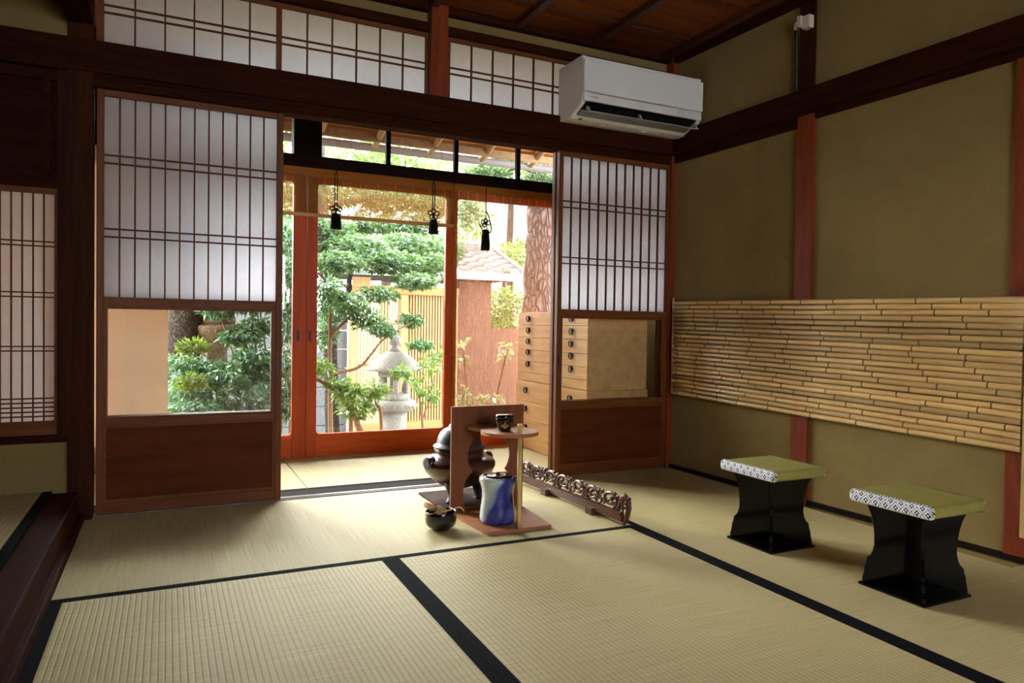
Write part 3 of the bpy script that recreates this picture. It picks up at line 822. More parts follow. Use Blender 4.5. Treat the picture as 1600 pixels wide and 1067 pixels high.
# ------------------------------------------------------------------ air conditioner
def aircon():
    x0, x1 = 1.866, 2.622
    t = thing('air_conditioner', 'white wall air conditioner with open vane above the right sliding door', 'air conditioner', (2.245, 3.30, 1.88))
    yw = 3.335
    # profile in (y,z): body shell, front panel is separate
    body = [(yw, 1.895), (yw, 2.172), (3.10, 2.172), (3.095, 2.135), (3.095, 1.985), (3.100, 1.945), (3.108, 1.935), (3.185, 1.903), (3.215, 1.888), (3.26, 1.885)]
    # open slot between (3.108,1.935) and (3.185,1.903): recessed in the middle, solid cheeks at both ends
    MB().prism(body, 'X', x0, x0+0.022).build('end_cheek', M['ac'], t)
    MB().prism(body, 'X', x1-0.028, x1).build('end_cheek', M['ac'], t)
    inner = [(yw, 1.895), (yw, 2.171), (3.102, 2.171), (3.096, 2.135), (3.096, 1.985), (3.100, 1.952), (3.150, 1.962), (3.195, 1.935), (3.195, 1.902), (3.215, 1.888), (3.26, 1.885)]
    MB().prism(inner, 'X', x0+0.022, x1-0.028).build('body', M['ac'], t)
    MB().box(x0, x1, 3.078, 3.0945, 1.990, 2.150, 0.006).build('front_panel', M['ac'], t)
    MB().box(x0+0.004, x1-0.004, 3.0835, 3.0985, 1.944, 1.987, 0.004).build('lower_panel', M['ac'], t)
    MB().box(x1-0.165, x1-0.008, 3.0815, 3.0838, 1.948, 1.984).build('display_strip', M['ac_panel'], t)
    MB().tube([(x1-0.11, 3.0812, 1.968), (x1-0.11, 3.0828, 1.968)], 0.0035, 8).build('indicator_lamp', M['led'], t)
    MB().prism([(3.108, 1.940), (3.150, 1.9615), (3.194, 1.934), (3.194, 1.905), (3.188, 1.905), (3.145, 1.930)], 'X', x0+0.0225, x1-0.0285).build('outlet', M['ac_dark'], t)
    v = MB().prism([(3.070, 1.893), (3.074, 1.889), (3.150, 1.912), (3.192, 1.899), (3.192, 1.904), (3.150, 1.918)], 'X', x0+0.03, x1-0.032)
    v.build('vane', M['ac_grey'], t)
    for x in (x0+0.032, (x0+x1)/2-0.03, x1-0.042):
        MB().prism([(3.076, 1.895), (3.110, 1.908), (3.104, 1.925), (3.092, 1.921)], 'X', x, x+0.008).build('vane_bracket', M['ac'], t)
    for x in (x0+0.20, x1-0.30):
        MB().box(x, x+0.030, 3.225, 3.25, 1.878, 1.8855).build('clip', M['ac'], t)
    MB().lathe((x0+0.06, 3.21, 1.8875), [(0.011, -0.0012), (0.011, 0.003)], 16).build('screw_cap', M['brass'], t)
    # small grey maker's lettering on the lower panel
    cu = bpy.data.curves.new('lettering', 'FONT')
    cu.body = 'TOSHIBA'
    cu.size = 0.0115
    cu.extrude = 0.0003
    cu.materials.append(M['rubber'])
    tmp = bpy.data.objects.new('lettering_curve', cu)
    C.objects.link(tmp)
    bpy.context.view_layer.update()
    me = bpy.data.meshes.new_from_object(tmp.evaluated_get(bpy.context.evaluated_depsgraph_get()))
    bpy.data.objects.remove(tmp)
    o = bpy.data.objects.new('lettering', me)
    C.objects.link(o)
    o.parent = t
    o.location = (x0+0.042-2.245, 3.0832-3.30, 1.9625-1.88)
    o.rotation_euler = (PI/2, 0, 0)
    WL[o.name] = (0, 0, 0)
aircon()

# ------------------------------------------------------------------ sensor box and cable on the wall post
t = thing('outlet_box', 'small ivory plug box with black cable high on the short dark pillar', 'outlet', (wx(2.42)-0.012, 2.42, 2.20))
rwall(MB(), 2.392, 2.432, 2.205, 2.262, 0.042, -0.0125).build('box', M['plastic'], t)
rwall(MB(), 2.432, 2.452, 2.222, 2.268, 0.052, -0.020).build('plug', M['plastic'], t)
MB().tube([(wx(2.452)-0.036, 2.452, 2.248), (wx(2.47)-0.034, 2.47, 2.247), (wx(2.482)-0.028, 2.482, 2.236), (wx(2.483)-0.026, 2.483, 2.222)], [0.009, 0.009, 0.008, 0.007], 10).build('cable_boot', M['plastic'], t)
MB().tube([(wx(2.483)-0.026, 2.483, 2.224), (wx(2.484)-0.015, 2.484, 2.18), (wx(2.484)-0.012, 2.484, 2.0), (wx(2.484)-0.012, 2.484, 1.92)], 0.0065, 10).build('cable', M['rubber'], t)

# ------------------------------------------------------------------ two lacquer stools
def stool(loc, label):
    t = thing('stool', label, 'stool', loc, 'black lacquer stools with olive rush seats')
    cx, cy, _ = loc
    h = 0.112
    MB().box(cx-h, cx+h, cy-h, cy+h, 0.0, 0.009, 0.002).build('base_plate', M['lacquer'], t)
    # one board of the crossed pair: outline in its own plane, half widths over height
    prof = [(0.146, 0.009), (0.146, 0.022), (0.142, 0.040), (0.140, 0.060), (0.136, 0.072), (0.134, 0.086), (0.124, 0.097), (0.118, 0.112), (0.1145, 0.130), (0.1145, 0.155), (0.1165, 0.180), (0.1205, 0.205), (0.127, 0.232), (0.134, 0.250), (0.142, 0.266)]
    pts = [(x, z) for x, z in prof]+[(-x, z) for x, z in prof[::-1]]
    for a in (PI/4, -PI/4):
        m = MB().prism(pts, 'Y', -0.0055, 0.0055)
        m.xform(Matrix.Translation((cx, cy, 0)) @ Matrix.Rotation(a, 4, 'Z'))
        m.build('crossed_board', M['lacquer'], t)
    # seat: rounded rush pad with patterned cloth wrapped over its two long edges
    sx, sy, z0, z1 = 0.131, 0.139, 0.266, 0.304
    bx = 0.118
    def slab(xa, xb, g=0.0):
        r = 0.015
        pr = []
        for (py_, pz, a0) in ((-sy-g+r, z0-g+r, PI), (sy+g-r, z0-g+r, 1.5*PI), (sy+g-r, z1+g-r, 0), (-sy-g+r, z1+g-r, 0.5*PI)):
            for k in range(5):
                q = a0+k*PI/8
                pr.append((cy+py_+r*math.cos(q), pz+r*math.sin(q)))
        return MB().prism(pr, 'X', cx+xa, cx+xb)
    s_ = slab(-sx+0.004, sx-0.004)
    s_.build('seat_pad', M['seat_rush'], t)
    def cap(sg):
        r = 0.012
        secs = []
        m = MB()
        loops = []
        for (off, ins) in ((sx-0.012, 0.0), (sx-0.0035, 0.003), (sx, 0.010)):
            lp = []
            for (py_, pz, a0) in ((-sy+r, z0+r, PI), (sy-r, z0+r, 1.5*PI), (sy-r, z1-r, 0), (-sy+r, z1-r, 0.5*PI)):
                for k in range(5):
                    q = a0+k*PI/8
                    rr = r+0.0015-ins
                    lp.append((cx+sg*off, cy+py_+rr*math.cos(q), pz+rr*math.sin(q)))
            loops.append(lp)
        for a, b in zip(loops, loops[1:]):
            va = [m.bm.verts.new(p) for p in a]; vb = [m.bm.verts.new(p) for p in b]
            for i in range(len(a)):
                j = (i+1) % len(a)
                m.bm.faces.new((va[i], va[j], vb[j], vb[i]))
            last = vb
        m.bm.faces.new(last)
        bmesh.ops.remove_doubles(m.bm, verts=m.bm.verts, dist=1e-6)
        return m
    for sg in (-1, 1):
        cap(sg).build('cloth_edge', M['diamond'], t, origin=(cx, cy, (z0+z1)/2))
    return t
st = stool((2.075, 2.003, 0.0), 'far black lacquer stool, the one standing on the mat nearer the sliding door')
copy_tree(st, (2.115, 1.450, 0.0), 'near black lacquer stool standing across the joint between two mats')

# ------------------------------------------------------------------ carved low rail
def carved_rail():
    xa, ya, xb, yb_ = 1.648, 3.285, 1.690, 2.398
    t = thing('carved_rail', 'low dark carved wooden rail of openwork scrolls, end on the mat corner', 'rail', ((xa+xb)/2, (ya+yb_)/2, 0.0))
    L = math.hypot(xb-xa, yb_-ya)
    ux, uy = (xb-xa)/L, (yb_-ya)/L
    def pt(s, z, o=0.0):
        return (xa+ux*s-uy*o, ya+uy*s+ux*o, z)
    def bar(s0, s1, z0, z1, w_):
        return MB().hexa([pt(s0, z0, -w_), pt(s1, z0, -w_), pt(s1, z0, w_), pt(s0, z0, w_)], [pt(s0, z1, -w_), pt(s1, z1, -w_), pt(s1, z1, w_), pt(s0, z1, w_)])
    bar(0.0, L-0.02, 0.016, 0.034, 0.013).build('lower_beam', M['carved'], t)
    bar(0.0, L-0.03, 0.0345, 0.050, 0.010).build('upper_beam', M['carved'], t)
    for s in (0.28, 0.66):
        bar(s-0.022, s+0.022, 0.0, 0.030, 0.032).build('foot', M['carved'], t)
    rg = random.Random(11)
    def spiral(m, s0, z0, R, turns, a0, sg, r_, squash=0.8, st=1.0, end=0.20):
        n = int(22*max(1, turns))
        pts, rad = [], []
        for i in range(n+1):
            f = i/n
            a = a0+sg*turns*2*PI*f
            q = R*(1-(1-end)*f)
            pts.append(pt(s0+st*q*math.cos(a), z0+q*squash*math.sin(a), 0.0025*math.sin(9*f+s0*40)))
            rad.append(r_*(1.0-0.45*f))
        m.tube(pts, rad, 8)
    m = MB()
    s = 0.0
    k = 0
    NU = 7
    while k < NU:
        wd = (L-0.055)/NU
        sg = 1 if k % 2 == 0 else -1
        c = s+wd*0.5
        a0 = -PI*0.30 if sg > 0 else PI*1.30
        # a broad arch that winds in on itself, with smaller scrolls filling it
        spiral(m, c, 0.0870, 0.038, 1.20, a0, sg, 0.0092, 0.95, 1.45, 0.30)
        spiral(m, c+sg*0.004, 0.079, 0.020, 1.15, PI*0.5, -sg, 0.0062, 0.9, 1.5)
        spiral(m, c-wd*0.36, 0.071, 0.020, 1.1, PI*0.2, sg, 0.0068, 0.95, 1.25)
        spiral(m, c+wd*0.36, 0.070, 0.019, 1.1, PI*0.8, -sg, 0.0068, 0.95, 1.25)
        spiral(m, c+wd*0.44, 0.101, 0.017, 1.0, -PI*0.4, sg, 0.0062, 0.95, 1.2)
        spiral(m, c+wd*0.30, 0.116, 0.010, 0.9, PI*1.2, -sg, 0.0052, 0.9, 1.3)
        spiral(m, c-wd*0.48, 0.112, 0.010, 0.9, -PI*0.2, sg, 0.0052, 0.9, 1.3)
        s += wd
        k += 1
    m.build('openwork_scrolls', M['carved'], t)
    e = MB()
    # the near end curls up into a broad volute and runs down to the mat
    pts = [pt(L-0.07, 0.050), pt(L-0.045, 0.075), pt(L-0.035, 0.105), pt(L-0.012, 0.122), pt(L+0.010, 0.108), pt(L+0.014, 0.078), pt(L+0.006, 0.048), pt(L-0.004, 0.022), pt(L-0.016, 0.006)]
    e.tube(pts, [0.006, 0.009, 0.011, 0.012, 0.012, 0.012, 0.011, 0.010, 0.007], 10)
    spiral(e, L-0.012, 0.085, 0.020, 1.2, PI/2, 1, 0.0070, 1.0)
    spiral(e, L-0.012, 0.030, 0.016, 1.2, -PI/2, -1, 0.0060, 1.0)
    spiral(e, L-0.035, 0.060, 0.014, 1.0, PI, 1, 0.0055, 1.0)
    e.tube([pt(L+0.008, 0.118), pt(L+0.020, 0.116)], [0.006, 0.0075], 8)
    e.build('end_volute', M['carved'], t)
carved_rail()

# ------------------------------------------------------------------ gourd shelf for the tea utensils
def gourd(cx, cz, r1, r2, d, n=28):
    """closed gourd outline, small lobe up: centre of waist at (cx,cz)"""
    # two circles crossing at the waist; d = waist half width
    h1 = math.sqrt(r1*r1-d*d); h2 = math.sqrt(r2*r2-d*d)
    a1 = math.atan2(-h1, d); a2 = math.atan2(h2, d)
    pts = []
    for i in range(n+1):                       # small lobe from the right waist point counter-clockwise to the left one
        a = a1+(PI-2*a1)*i/n
        pts.append((cx+r1*math.cos(a), cz+h1+r1*math.sin(a)))
    b0, b1 = PI-a2, 2*PI+a2
    for i in range(1, n):
        a = b0+(b1-b0)*i/n
        pts.append((cx+r2*math.cos(a), cz-h2+r2*math.sin(a)))
    return pts

def tea_shelf():
    t = thing('tea_shelf', 'reddish wooden tea shelf, gourd cut out of its upright board, bamboo corner pole', 'shelf', (1.25, 2.66, 0.0))
    z0, z1 = 0.001, 0.014
    q = [(1.117, 2.499), (1.396, 2.497), (1.426, 2.845), (1.090, 2.845)]
    m = MB().prism(q, 'Z', z0, z1)
    m.build('base_board', M['shelf_wood_lit'], t)
    # upright board with the gourd opening: outer rectangle bridged to the hole outline
    xa, xb, ya_, yb_ = 1.091, 1.432, 2.832, 2.845
    zt, zb = 0.463, 0.0145
    hole = gourd(1.268, 0.180, 0.102, 0.122, 0.078)
    hole = [(x, max(z, 0.026)) for x, z in hole]
    m = MB()
    # triangulate the frame with a planar fill between the two loops
    for y in (ya_, yb_):
        ov = [m.bm.verts.new((x, y, z)) for x, z in ((xa, zb), (xb, zb), (xb, zt), (xa, zt))]
        hv = [m.bm.verts.new((x, y, z)) for x, z in hole]
        es = [m.bm.edges.new((ov[i], ov[(i+1) % 4])) for i in range(4)]
        es += [m.bm.edges.new((hv[i], hv[(i+1) % len(hv)])) for i in range(len(hv))]
        bmesh.ops.triangle_fill(m.bm, use_beauty=True, use_dissolve=False, edges=es)
        if y == ya_:
            o1, h1 = ov, hv
        else:
            for lp1, lp2 in ((o1, ov), (h1, hv)):
                n = len(lp1)
                for i in range(n):
                    j = (i+1) % n
                    m.bm.faces.new((lp1[i], lp1[j], lp2[j], lp2[i]))
    m.build('upright_board', M['shelf_wood_shaded'], t)
    # gourd shaped shelf: the small lobe meets the board, the big lobe comes forward to the pole
    sh_ = [(x, min(y, 2.8315)) for x, y in gourd(1.262, 2.700, 0.115, 0.118, 0.086)]
    m = MB().prism(sh_, 'Z', 0.370, 0.384)
    m.build('gourd_shelf', M['shelf_wood_lit'], t)
    m = MB()
    px, py_ = 1.257, 2.513
    rad, pts = [], []
    for z in (0.0145, 0.06, 0.066, 0.072, 0.200, 0.206, 0.212, 0.3695):
        pts.append((px, py_, z)); rad.append(0.0102 if z in (0.066, 0.206) else 0.0095)
    m.tube(pts, rad, 14)
    m.tube([(px, py_, 0.3845), (px, py_, 0.402), (px, py_, 0.4025), (px, py_, 0.4245)], [0.0088, 0.0088, 0.0108, 0.0104], 14)
    m.build('bamboo_pole', M['pole_bamboo'], t)
tea_shelf()

t = thing('tea_caddy', 'small black lacquer tea caddy with a gold crest on the gourd shelf', 'tea caddy', (1.236, 2.615, 0.385))
MB().lathe((1.236, 2.615, 0.385), [(0.0, 0), (0.022, 0), (0.026, 0.003), (0.031, 0.018), (0.0365, 0.040), (0.0372, 0.049), (0.0371, 0.0495)], 40).build('jar', M['caddy'], t)
MB().lathe((1.236, 2.615, 0.385), [(0.0371, 0.0502), (0.0370, 0.061), (0.0345, 0.0655), (0.031, 0.067), (0.0, 0.0675)], 40).build('lid', M['caddy'], t)
m = MB()
def on_caddy(a, z):
    f = z-0.385
    r = 0.031+(0.0365-0.031)*min(1, max(0, (f-0.018)/0.022))+0.0006
    ang = -1.93+a
    return (1.236+r*math.cos(ang), 2.615+r*math.sin(ang), z)
for cx_, cz_, rx, rz in ((-0.27, 0.4085, 0.24, 0.0065), (0.0, 0.405, 0.22, 0.008), (0.27, 0.4085, 0.24, 0.0065), (0.0, 0.4165, 0.085, 0.0065)):
    vs = [m.bm.verts.new(on_caddy(cx_+rx*math.cos(q), cz_+rz*math.sin(q))) for q in (2*PI*i/14 for i in range(14))]
    m.bm.faces.new(vs)
m.build('gold_crest', M['gold'], t)

t = thing('water_jar', 'waisted cobalt blue and milky glass water jar on the shelf base', 'jar', (1.213, 2.622, 0.0145))
MB().lathe((1.213, 2.622, 0.0145), [(0.0, 0), (0.060, 0), (0.069, 0.004), (0.0725, 0.016), (0.0715, 0.04), (0.067, 0.075), (0.0635, 0.105), (0.0645, 0.130), (0.070, 0.152), (0.0755, 0.168), (0.0765, 0.176), (0.074, 0.184), (0.066, 0.188), (0.062, 0.186)], 48).build('vessel', M['blue_glass'], t)
MB().lathe((1.213, 2.622, 0.0145), [(0.060, 0.1865), (0.060, 0.190), (0.030, 0.1915), (0.010, 0.192), (0.008, 0.194), (0.011, 0.199), (0.008, 0.202), (0.0, 0.2025)], 40).build('lid', M['black_glaze'], t)

# ------------------------------------------------------------------ brazier, kettle, clay board
t = thing('hearth_board', 'square dark clay board under the three-legged brazier', 'board', (1.225, 3.06, 0.0))
MB().box(1.085, 1.375, 2.90, 3.245, 0.0008, 0.010, 0.002).build('slab', M['tile'], t)

bc = (1.222, 3.07)
t = thing('brazier', 'round brown bronze brazier on three flared legs behind the tea shelf', 'brazier', (bc[0], bc[1], 0.0105))
MB().lathe((bc[0], bc[1], 0), [(0.0, 0.066), (0.060, 0.068), (0.095, 0.082), (0.130, 0.108), (0.155, 0.138), (0.168, 0.166), (0.168, 0.182), (0.158, 0.196), (0.138, 0.205), (0.122, 0.210), (0.116, 0.214), (0.112, 0.222), (0.112, 0.236), (0.117, 0.240), (0.117, 0.243), (0.103, 0.243), (0.098, 0.20), (0.0, 0.16)], 56).build('bowl', M['bronze'], t)
for a in (-2.2, -0.35, 1.35):
    m = MB()
    pts, rad = [], []
    for rr, z, r_ in ((0.088, 0.110, 0.046), (0.092, 0.086, 0.042), (0.094, 0.062, 0.030), (0.094, 0.042, 0.024), (0.098, 0.026, 0.028), (0.100, 0.016, 0.034), (0.100, 0.0115, 0.035)):
        pts.append((bc[0]+rr*math.cos(a), bc[1]+rr*math.sin(a), z)); rad.append(r_)
    m.tube(pts, rad, 16)
    m.build('leg', M['black'], t)
for a in (PI*1.06, 0.18):
    m = MB()
    cx_, cy_ = bc[0]+0.160*math.cos(a), bc[1]+0.160*math.sin(a)
    d = (math.cos(a), math.sin(a))
    m.tube([(cx_-d[0]*0.02, cy_-d[1]*0.02, 0.186), (cx_+d[0]*0.012, cy_+d[1]*0.012, 0.188)], [0.030, 0.026], 16)
    o = m.build('ear_boss', M['bronze'], t)
    MB().tube([(cx_+d[0]*0.0122, cy_+d[1]*0.0122, 0.188), (cx_+d[0]*0.014, cy_+d[1]*0.014, 0.188)], 0.0215, 16).build('mask_hole', M['ac_dark'], o)
t = thing('kettle', 'dark domed iron tea kettle set in the bronze brazier', 'kettle', (bc[0], bc[1], 0.2435))
MB().lathe((bc[0], bc[1], 0), [(0.0, 0.2437), (0.106, 0.2437), (0.119, 0.247), (0.123, 0.252), (0.118, 0.257), (0.106, 0.262), (0.104, 0.275), (0.099, 0.296), (0.089, 0.316), (0.074, 0.330), (0.058, 0.337), (0.050, 0.338), (0.050, 0.346), (0.044, 0.346)], 56).build('kettle_body', M['kettle'], t)
MB().lathe((bc[0], bc[1], 0), [(0.0, 0.3462), (0.047, 0.3462), (0.049, 0.349), (0.047, 0.352), (0.020, 0.356), (0.007, 0.357), (0.006, 0.361), (0.011, 0.366), (0.008, 0.371), (0.0, 0.372)], 40).build('lid', M['bronze'], t)

# ------------------------------------------------------------------ tea bowl, whisk, scoop
bx, by = 0.982, 2.655
t = thing('tea_bowl', 'black glazed tea bowl on the mat in front of the brazier', 'bowl', (bx, by, 0.001))
MB().lathe((bx, by, 0.001), [(0.0, 0.004), (0.028, 0.004), (0.030, 0.0), (0.034, 0.0), (0.036, 0.006), (0.052, 0.013), (0.060, 0.024), (0.0625, 0.040), (0.0610, 0.058), (0.0615, 0.070), (0.0602, 0.0722), (0.0580, 0.070), (0.0575, 0.050), (0.054, 0.028), (0.036, 0.015), (0.0, 0.012)], 48).build('bowl_body', M['black_glaze'], t)
d = (Vector((1.020, 2.672, 0.052))-Vector((0.912, 2.640, 0.108))).normalized()
a = Vector((0.912, 2.640, 0.108))
t = thing('tea_whisk', 'bamboo tea whisk leaning in the black bowl', 'whisk', tuple(a))
MB().tube([a, a+d*0.050], [0.0115, 0.0118], 16).build('handle', M['whisk'], t)
m = MB()
for k in range(40):
    q = 2*PI*k/40
    e1 = d.orthogonal().normalized(); e2 = d.cross(e1)
    o_ = e1*math.cos(q)+e2*math.sin(q)
    m.tube([a+d*0.0505+o_*0.0105, a+d*0.070+o_*0.0175, a+d*0.090+o_*0.019, a+d*0.104+o_*0.0145], [0.0009, 0.0009, 0.0007, 0.0005], 4, cap=False)
m.build('bristles', M['whisk'], t)
MB().tube([a+d*0.0505+(d.orthogonal().normalized()*math.cos(2*PI*k/16)+d.cross(d.orthogonal().normalized())*math.sin(2*PI*k/16))*0.0122 for k in range(16)], 0.0012, 6, closed=True).build('thread_ring', M['cord'], t)
m = MB()
p0 = Vector((0.900, 2.612, 0.0745)); p1 = Vector((1.040, 2.640, 0.0745))
pts = [p0.lerp(p1, f)+Vector((0, 0, h_)) for f, h_ in ((0, 0), (0.3, 0.001), (0.6, 0.0015), (0.85, 0.004), (1.0, 0.008), (1.10, 0.0095), (1.17, 0.005), (1.23, -0.004), (1.27, -0.012))]
m.tube(pts, [0.0016, 0.0020, 0.0024, 0.0024, 0.0024, 0.0026, 0.0032, 0.0036, 0.0022], 8)
tag(m.build('tea_scoop', M['whisk']), 'thin bent bamboo tea scoop laid across the rim of the bowl', 'scoop')

# ================================================================== VERANDA THINGS
# ------------------------------------------------------------------ medicine chest, two stacked units
def chest_unit(label, y0, y1, z0, z1, fx, edges, hy, hz, depth):
    t = thing('drawer_chest', label, 'chest', (fx+depth/2, (y0+y1)/2, z0), 'stacked drawer chest units')
    x1 = fx+depth
    m = MB().box(fx+0.014, x1, y0, y0+0.014, z0, z1).box(fx+0.014, x1, y1-0.014, y1, z0, z1)
    m.box(fx+0.014, x1, y0+0.014, y1-0.014, z1-0.014, z1).box(fx+0.014, x1, y0+0.014, y1-0.014, z0, z0+0.012).box(x1-0.01, x1, y0+0.014, y1-0.014, z0+0.012, z1-0.014)
    m.build('carcass', M['chest'], t)
    for i, (a, b) in enumerate(zip(edges, edges[1:])):
        has = i < len(hz)
        d = MB().box(fx, fx+0.20, y0+0.002, y1-0.002, b+0.0012, a-0.0012, 0.0012).build('drawer' if has else 'plinth', M['chest_front'], t)
        if not has:
            continue
        for y in hy:
            z = hz[i]
            h = MB().tube([(fx-0.0005, y, z+0.004), (fx-0.003, y, z+0.004)], 0.0175, 20)
            h.tube([(fx-0.003, y, z+0.004), (fx-0.006, y, z+0.004), (fx-0.009, y, z+0.003)], [0.010, 0.008, 0.004], 12)
            ring = [(fx-0.009-0.004*math.sin(q/2), y+0.0185*math.sin(q), z-0.004-0.0185*math.cos(q)+0.006) for q in (2*PI*k/18 for k in range(18))]
            h.tube(ring, 0.0036, 8, closed=True)
            h.build('ring_pull', M['handle'], d)
    return t
chest_unit('lower unit of the pale wooden medicine chest standing on the veranda mat', 3.452, 4.368, 0.0006, 0.446, 2.146, (0.446, 0.313, 0.192, 0.070, 0.002), (3.630, 4.206), (0.386, 0.264, 0.140), 0.42)
chest_unit('upper unit of the pale wooden medicine chest with five rows of ring pulls', 3.462, 4.356, 0.4475, 0.902, 2.152, (0.902, 0.818, 0.737, 0.656, 0.581, 0.506, 0.449), (3.636, 4.192), (0.856, 0.781, 0.709, 0.637, 0.560), 0.41)

# ------------------------------------------------------------------ reed blinds
def blind(label, x0, x1, z0, z1, yf, band, threads, sheet):
    t = thing('reed_blind', label, 'blind', ((x0+x1)/2, yf, z1), 'reed blinds on the veranda')
    MB().box(x0, x1, yf, yf+0.002, z0, z1-band).build('reed_sheet', M[sheet], t)
    MB().box(x0, x1, yf-0.001, yf+0.003, z1-band, z1).build('heading', M['reed_band'], t)
    MB().box(x0-0.004, x1+0.004, yf-0.007, yf+0.008, z0-0.022, z0, 0.003).build('bottom_bar', M['hem'], t)
    for a in (x0, x1-0.012):
        MB().box(a, a+0.012, yf-0.0012, yf+0.0032, z0, z1-band).build('side_hem', M['reed_band'], t)
    n = max(1, int((x1-x0)/threads))
    rg = random.Random(5)
    for k in range(n):
        x = x0+(k+0.5)*(x1-x0)/n+rg.uniform(-0.004, 0.004)
        MB().box(x-0.0006, x+0.0006, yf-0.0012, yf-0.0004, z0, z1-band).build('binding_thread', M['thread' if sheet == 'reed' else 'hem'], t)
blind('reed blind drawn up short above the lantern view, bamboo bar at its foot', -0.20, 1.676, 1.466, 1.7345, YG-0.034, 0.050, 0.11, 'reed_dense')
blind('long reed blind hanging behind the medicine chest in front of the pine', 1.682, 2.64, 0.10, 1.7345, YG-0.032, 0.050, 0.062, 'reed')

def tassel(label, x, y, ztop, zk, z0, z1, w_, stray=False):
    t = thing('tassel', label, 'tassel', (x, y, ztop), 'black tassels hanging from the veranda beam')
    m = MB()
    for s in (-1, 1):
        if stray and s > 0:
            continue
        dx = 0.0 if stray else 0.008*s
        m.tube([(x, y, ztop), (x+dx, y, ztop-0.03), (x+dx, y, (ztop+zk)/2), (x+dx*0.6, y, zk+0.02)], 0.0030, 6)
    m.tube([(x, y, ztop-0.002), (x, y, ztop+0.012), (x, y+0.012, ztop+0.016)], 0.003, 6)
    m.build('cord', M['cord'], t)
    m = MB()
    for k in range(5 if not stray else 4):
        q = 2*PI*k/5+0.3
        R = 0.024 if not stray else 0.018
        c = Vector((x+R*math.cos(q), y-0.003*(k % 2), zk+R*math.sin(q)*0.85))
        m.tube([c+Vector((0.0135*math.cos(p), 0.002*math.sin(2*p), 0.0135*math.sin(p))) for p in (2*PI*i/14 for i in range(14))], 0.0038, 6, closed=True)
    m.lathe((x, y, zk), [(0, -0.014), (0.011, -0.007), (0.013, 0), (0.011, 0.007), (0, 0.014)], 12)
    m.tube([(x-0.008, y, zk-0.012), (x-0.009, y, z1+0.002)], 0.003, 6)
    m.tube([(x+0.008, y, zk-0.012), (x+0.009, y, z1+0.002)], 0.003, 6)
    m.build('flower_knot', M['cord'], t)
    m = MB()
    m.lathe((x, y, 0), [(0, z1+0.003), (w_*0.82, z1), (w_*0.92, z1-0.012), (w_*0.80, z1-0.02)], 20)
    rg = random.Random(int(x*100))
    for k in range(54):
        q = 2*PI*k/54*3
        rr = w_*(0.35 if k % 3 == 0 else 0.86)
        e = rr*rg.uniform(1.08, 1.22)
        m.tube([(x+rr*math.cos(q)*0.9, y+rr*math.sin(q)*0.9, z1-0.008), (x+e*math.cos(q)*0.95, y+e*math.sin(q)*0.95, (z0+z1)/2), (x+e*math.cos(q), y+e*math.sin(q), z0+rg.uniform(0, 0.005))], w_*0.17, 5)
    m.build('fringe', M['cord'], t)
    if stray:
        m = MB()
        m.tube([(x+0.000, y-0.004, zk+0.075), (x+0.016, y-0.006, zk+0.052), (x+0.030, y-0.006, zk+0.005), (x+0.040, y-0.006, zk-0.035), (x+0.034, y-0.006, zk-0.056), (x+0.018, y-0.006, zk-0.066)], 0.0042, 8)
        m.tube([(x-0.046, y-0.004, zk-0.008), (x-0.036, y-0.005, zk-0.030), (x-0.022, y-0.005, zk-0.052)], 0.0042, 8)
        m.build('loose_loop', M['cord'], t)
tassel('black silk tassel on the left, hanging nearest the wide black strut', 0.907, YG-0.090, 1.722, 1.488, 1.372, 1.466, 0.028)
tassel('middle black silk tassel, in front of the right end of the short blind', 1.522, YG-0.090, 1.722, 1.512, 1.386, 1.476, 0.026)
tassel('black tassel with a loose cord loop in front of the long blind', 1.884, YG-0.090, 1.722, 1.483, 1.303, 1.440, 0.025, True)

# ================================================================== THE GARDEN
GZ = -0.46
struct('ground_garden', MB().box(-14, 26, 4.55, 40, GZ-0.2, GZ), M['soil'], 'mossy garden ground', 'ground')

# eaves: boards, rafters, gutter
eb = MB().hexa([(-1.6, 4.35, 2.505), (4.2, 4.35, 2.505), (4.2, 5.30, 2.205), (-1.6, 5.30, 2.205)], [(-1.6, 4.35, 2.53), (4.2, 4.35, 2.53), (4.2, 5.30, 2.23), (-1.6, 5.30, 2.23)])
struct('roof_eaves', eb, M['eave_board'], 'orange-brown boards under the eaves', 'eaves')
struct('roof_eaves_edge', MB().box(-1.6, 4.2, 5.20, 5.235, 2.150, 2.205), M['rafter'], 'grey edge strip across the rafters', 'eaves')
struct('roof_cover', MB().hexa([(-1.6, 3.45, 2.80), (4.2, 3.45, 2.80), (4.2, 5.34, 2.235), (-1.6, 5.34, 2.235)], [(-1.6, 3.45, 2.86), (4.2, 3.45, 2.86), (4.2, 5.34, 2.26), (-1.6, 5.34, 2.26)]), M['roof_tile'], 'roof over the veranda', 'roof')
struct('wall_gable', MB().box(-1.4, 2.78, 4.38, 4.56, 2.36, 2.49), M['black_wood'], 'dark beam where the eaves meet the house', 'beam')
gt = MB()
gp = [(5.40+0.052*math.cos(q), 2.172+0.048*math.sin(q)) for q in (PI+PI*i/10 for i in range(11))]+[(5.40+0.046*math.cos(q), 2.172+0.042*math.sin(q)) for q in (2*PI-PI*i/10 for i in range(11))]
gt.prism(gp, 'X', -1.6, 4.2)
tag(gt.build('rain_gutter', M['gutter']), 'grey-brown half-round gutter along the eaves', 'gutter')
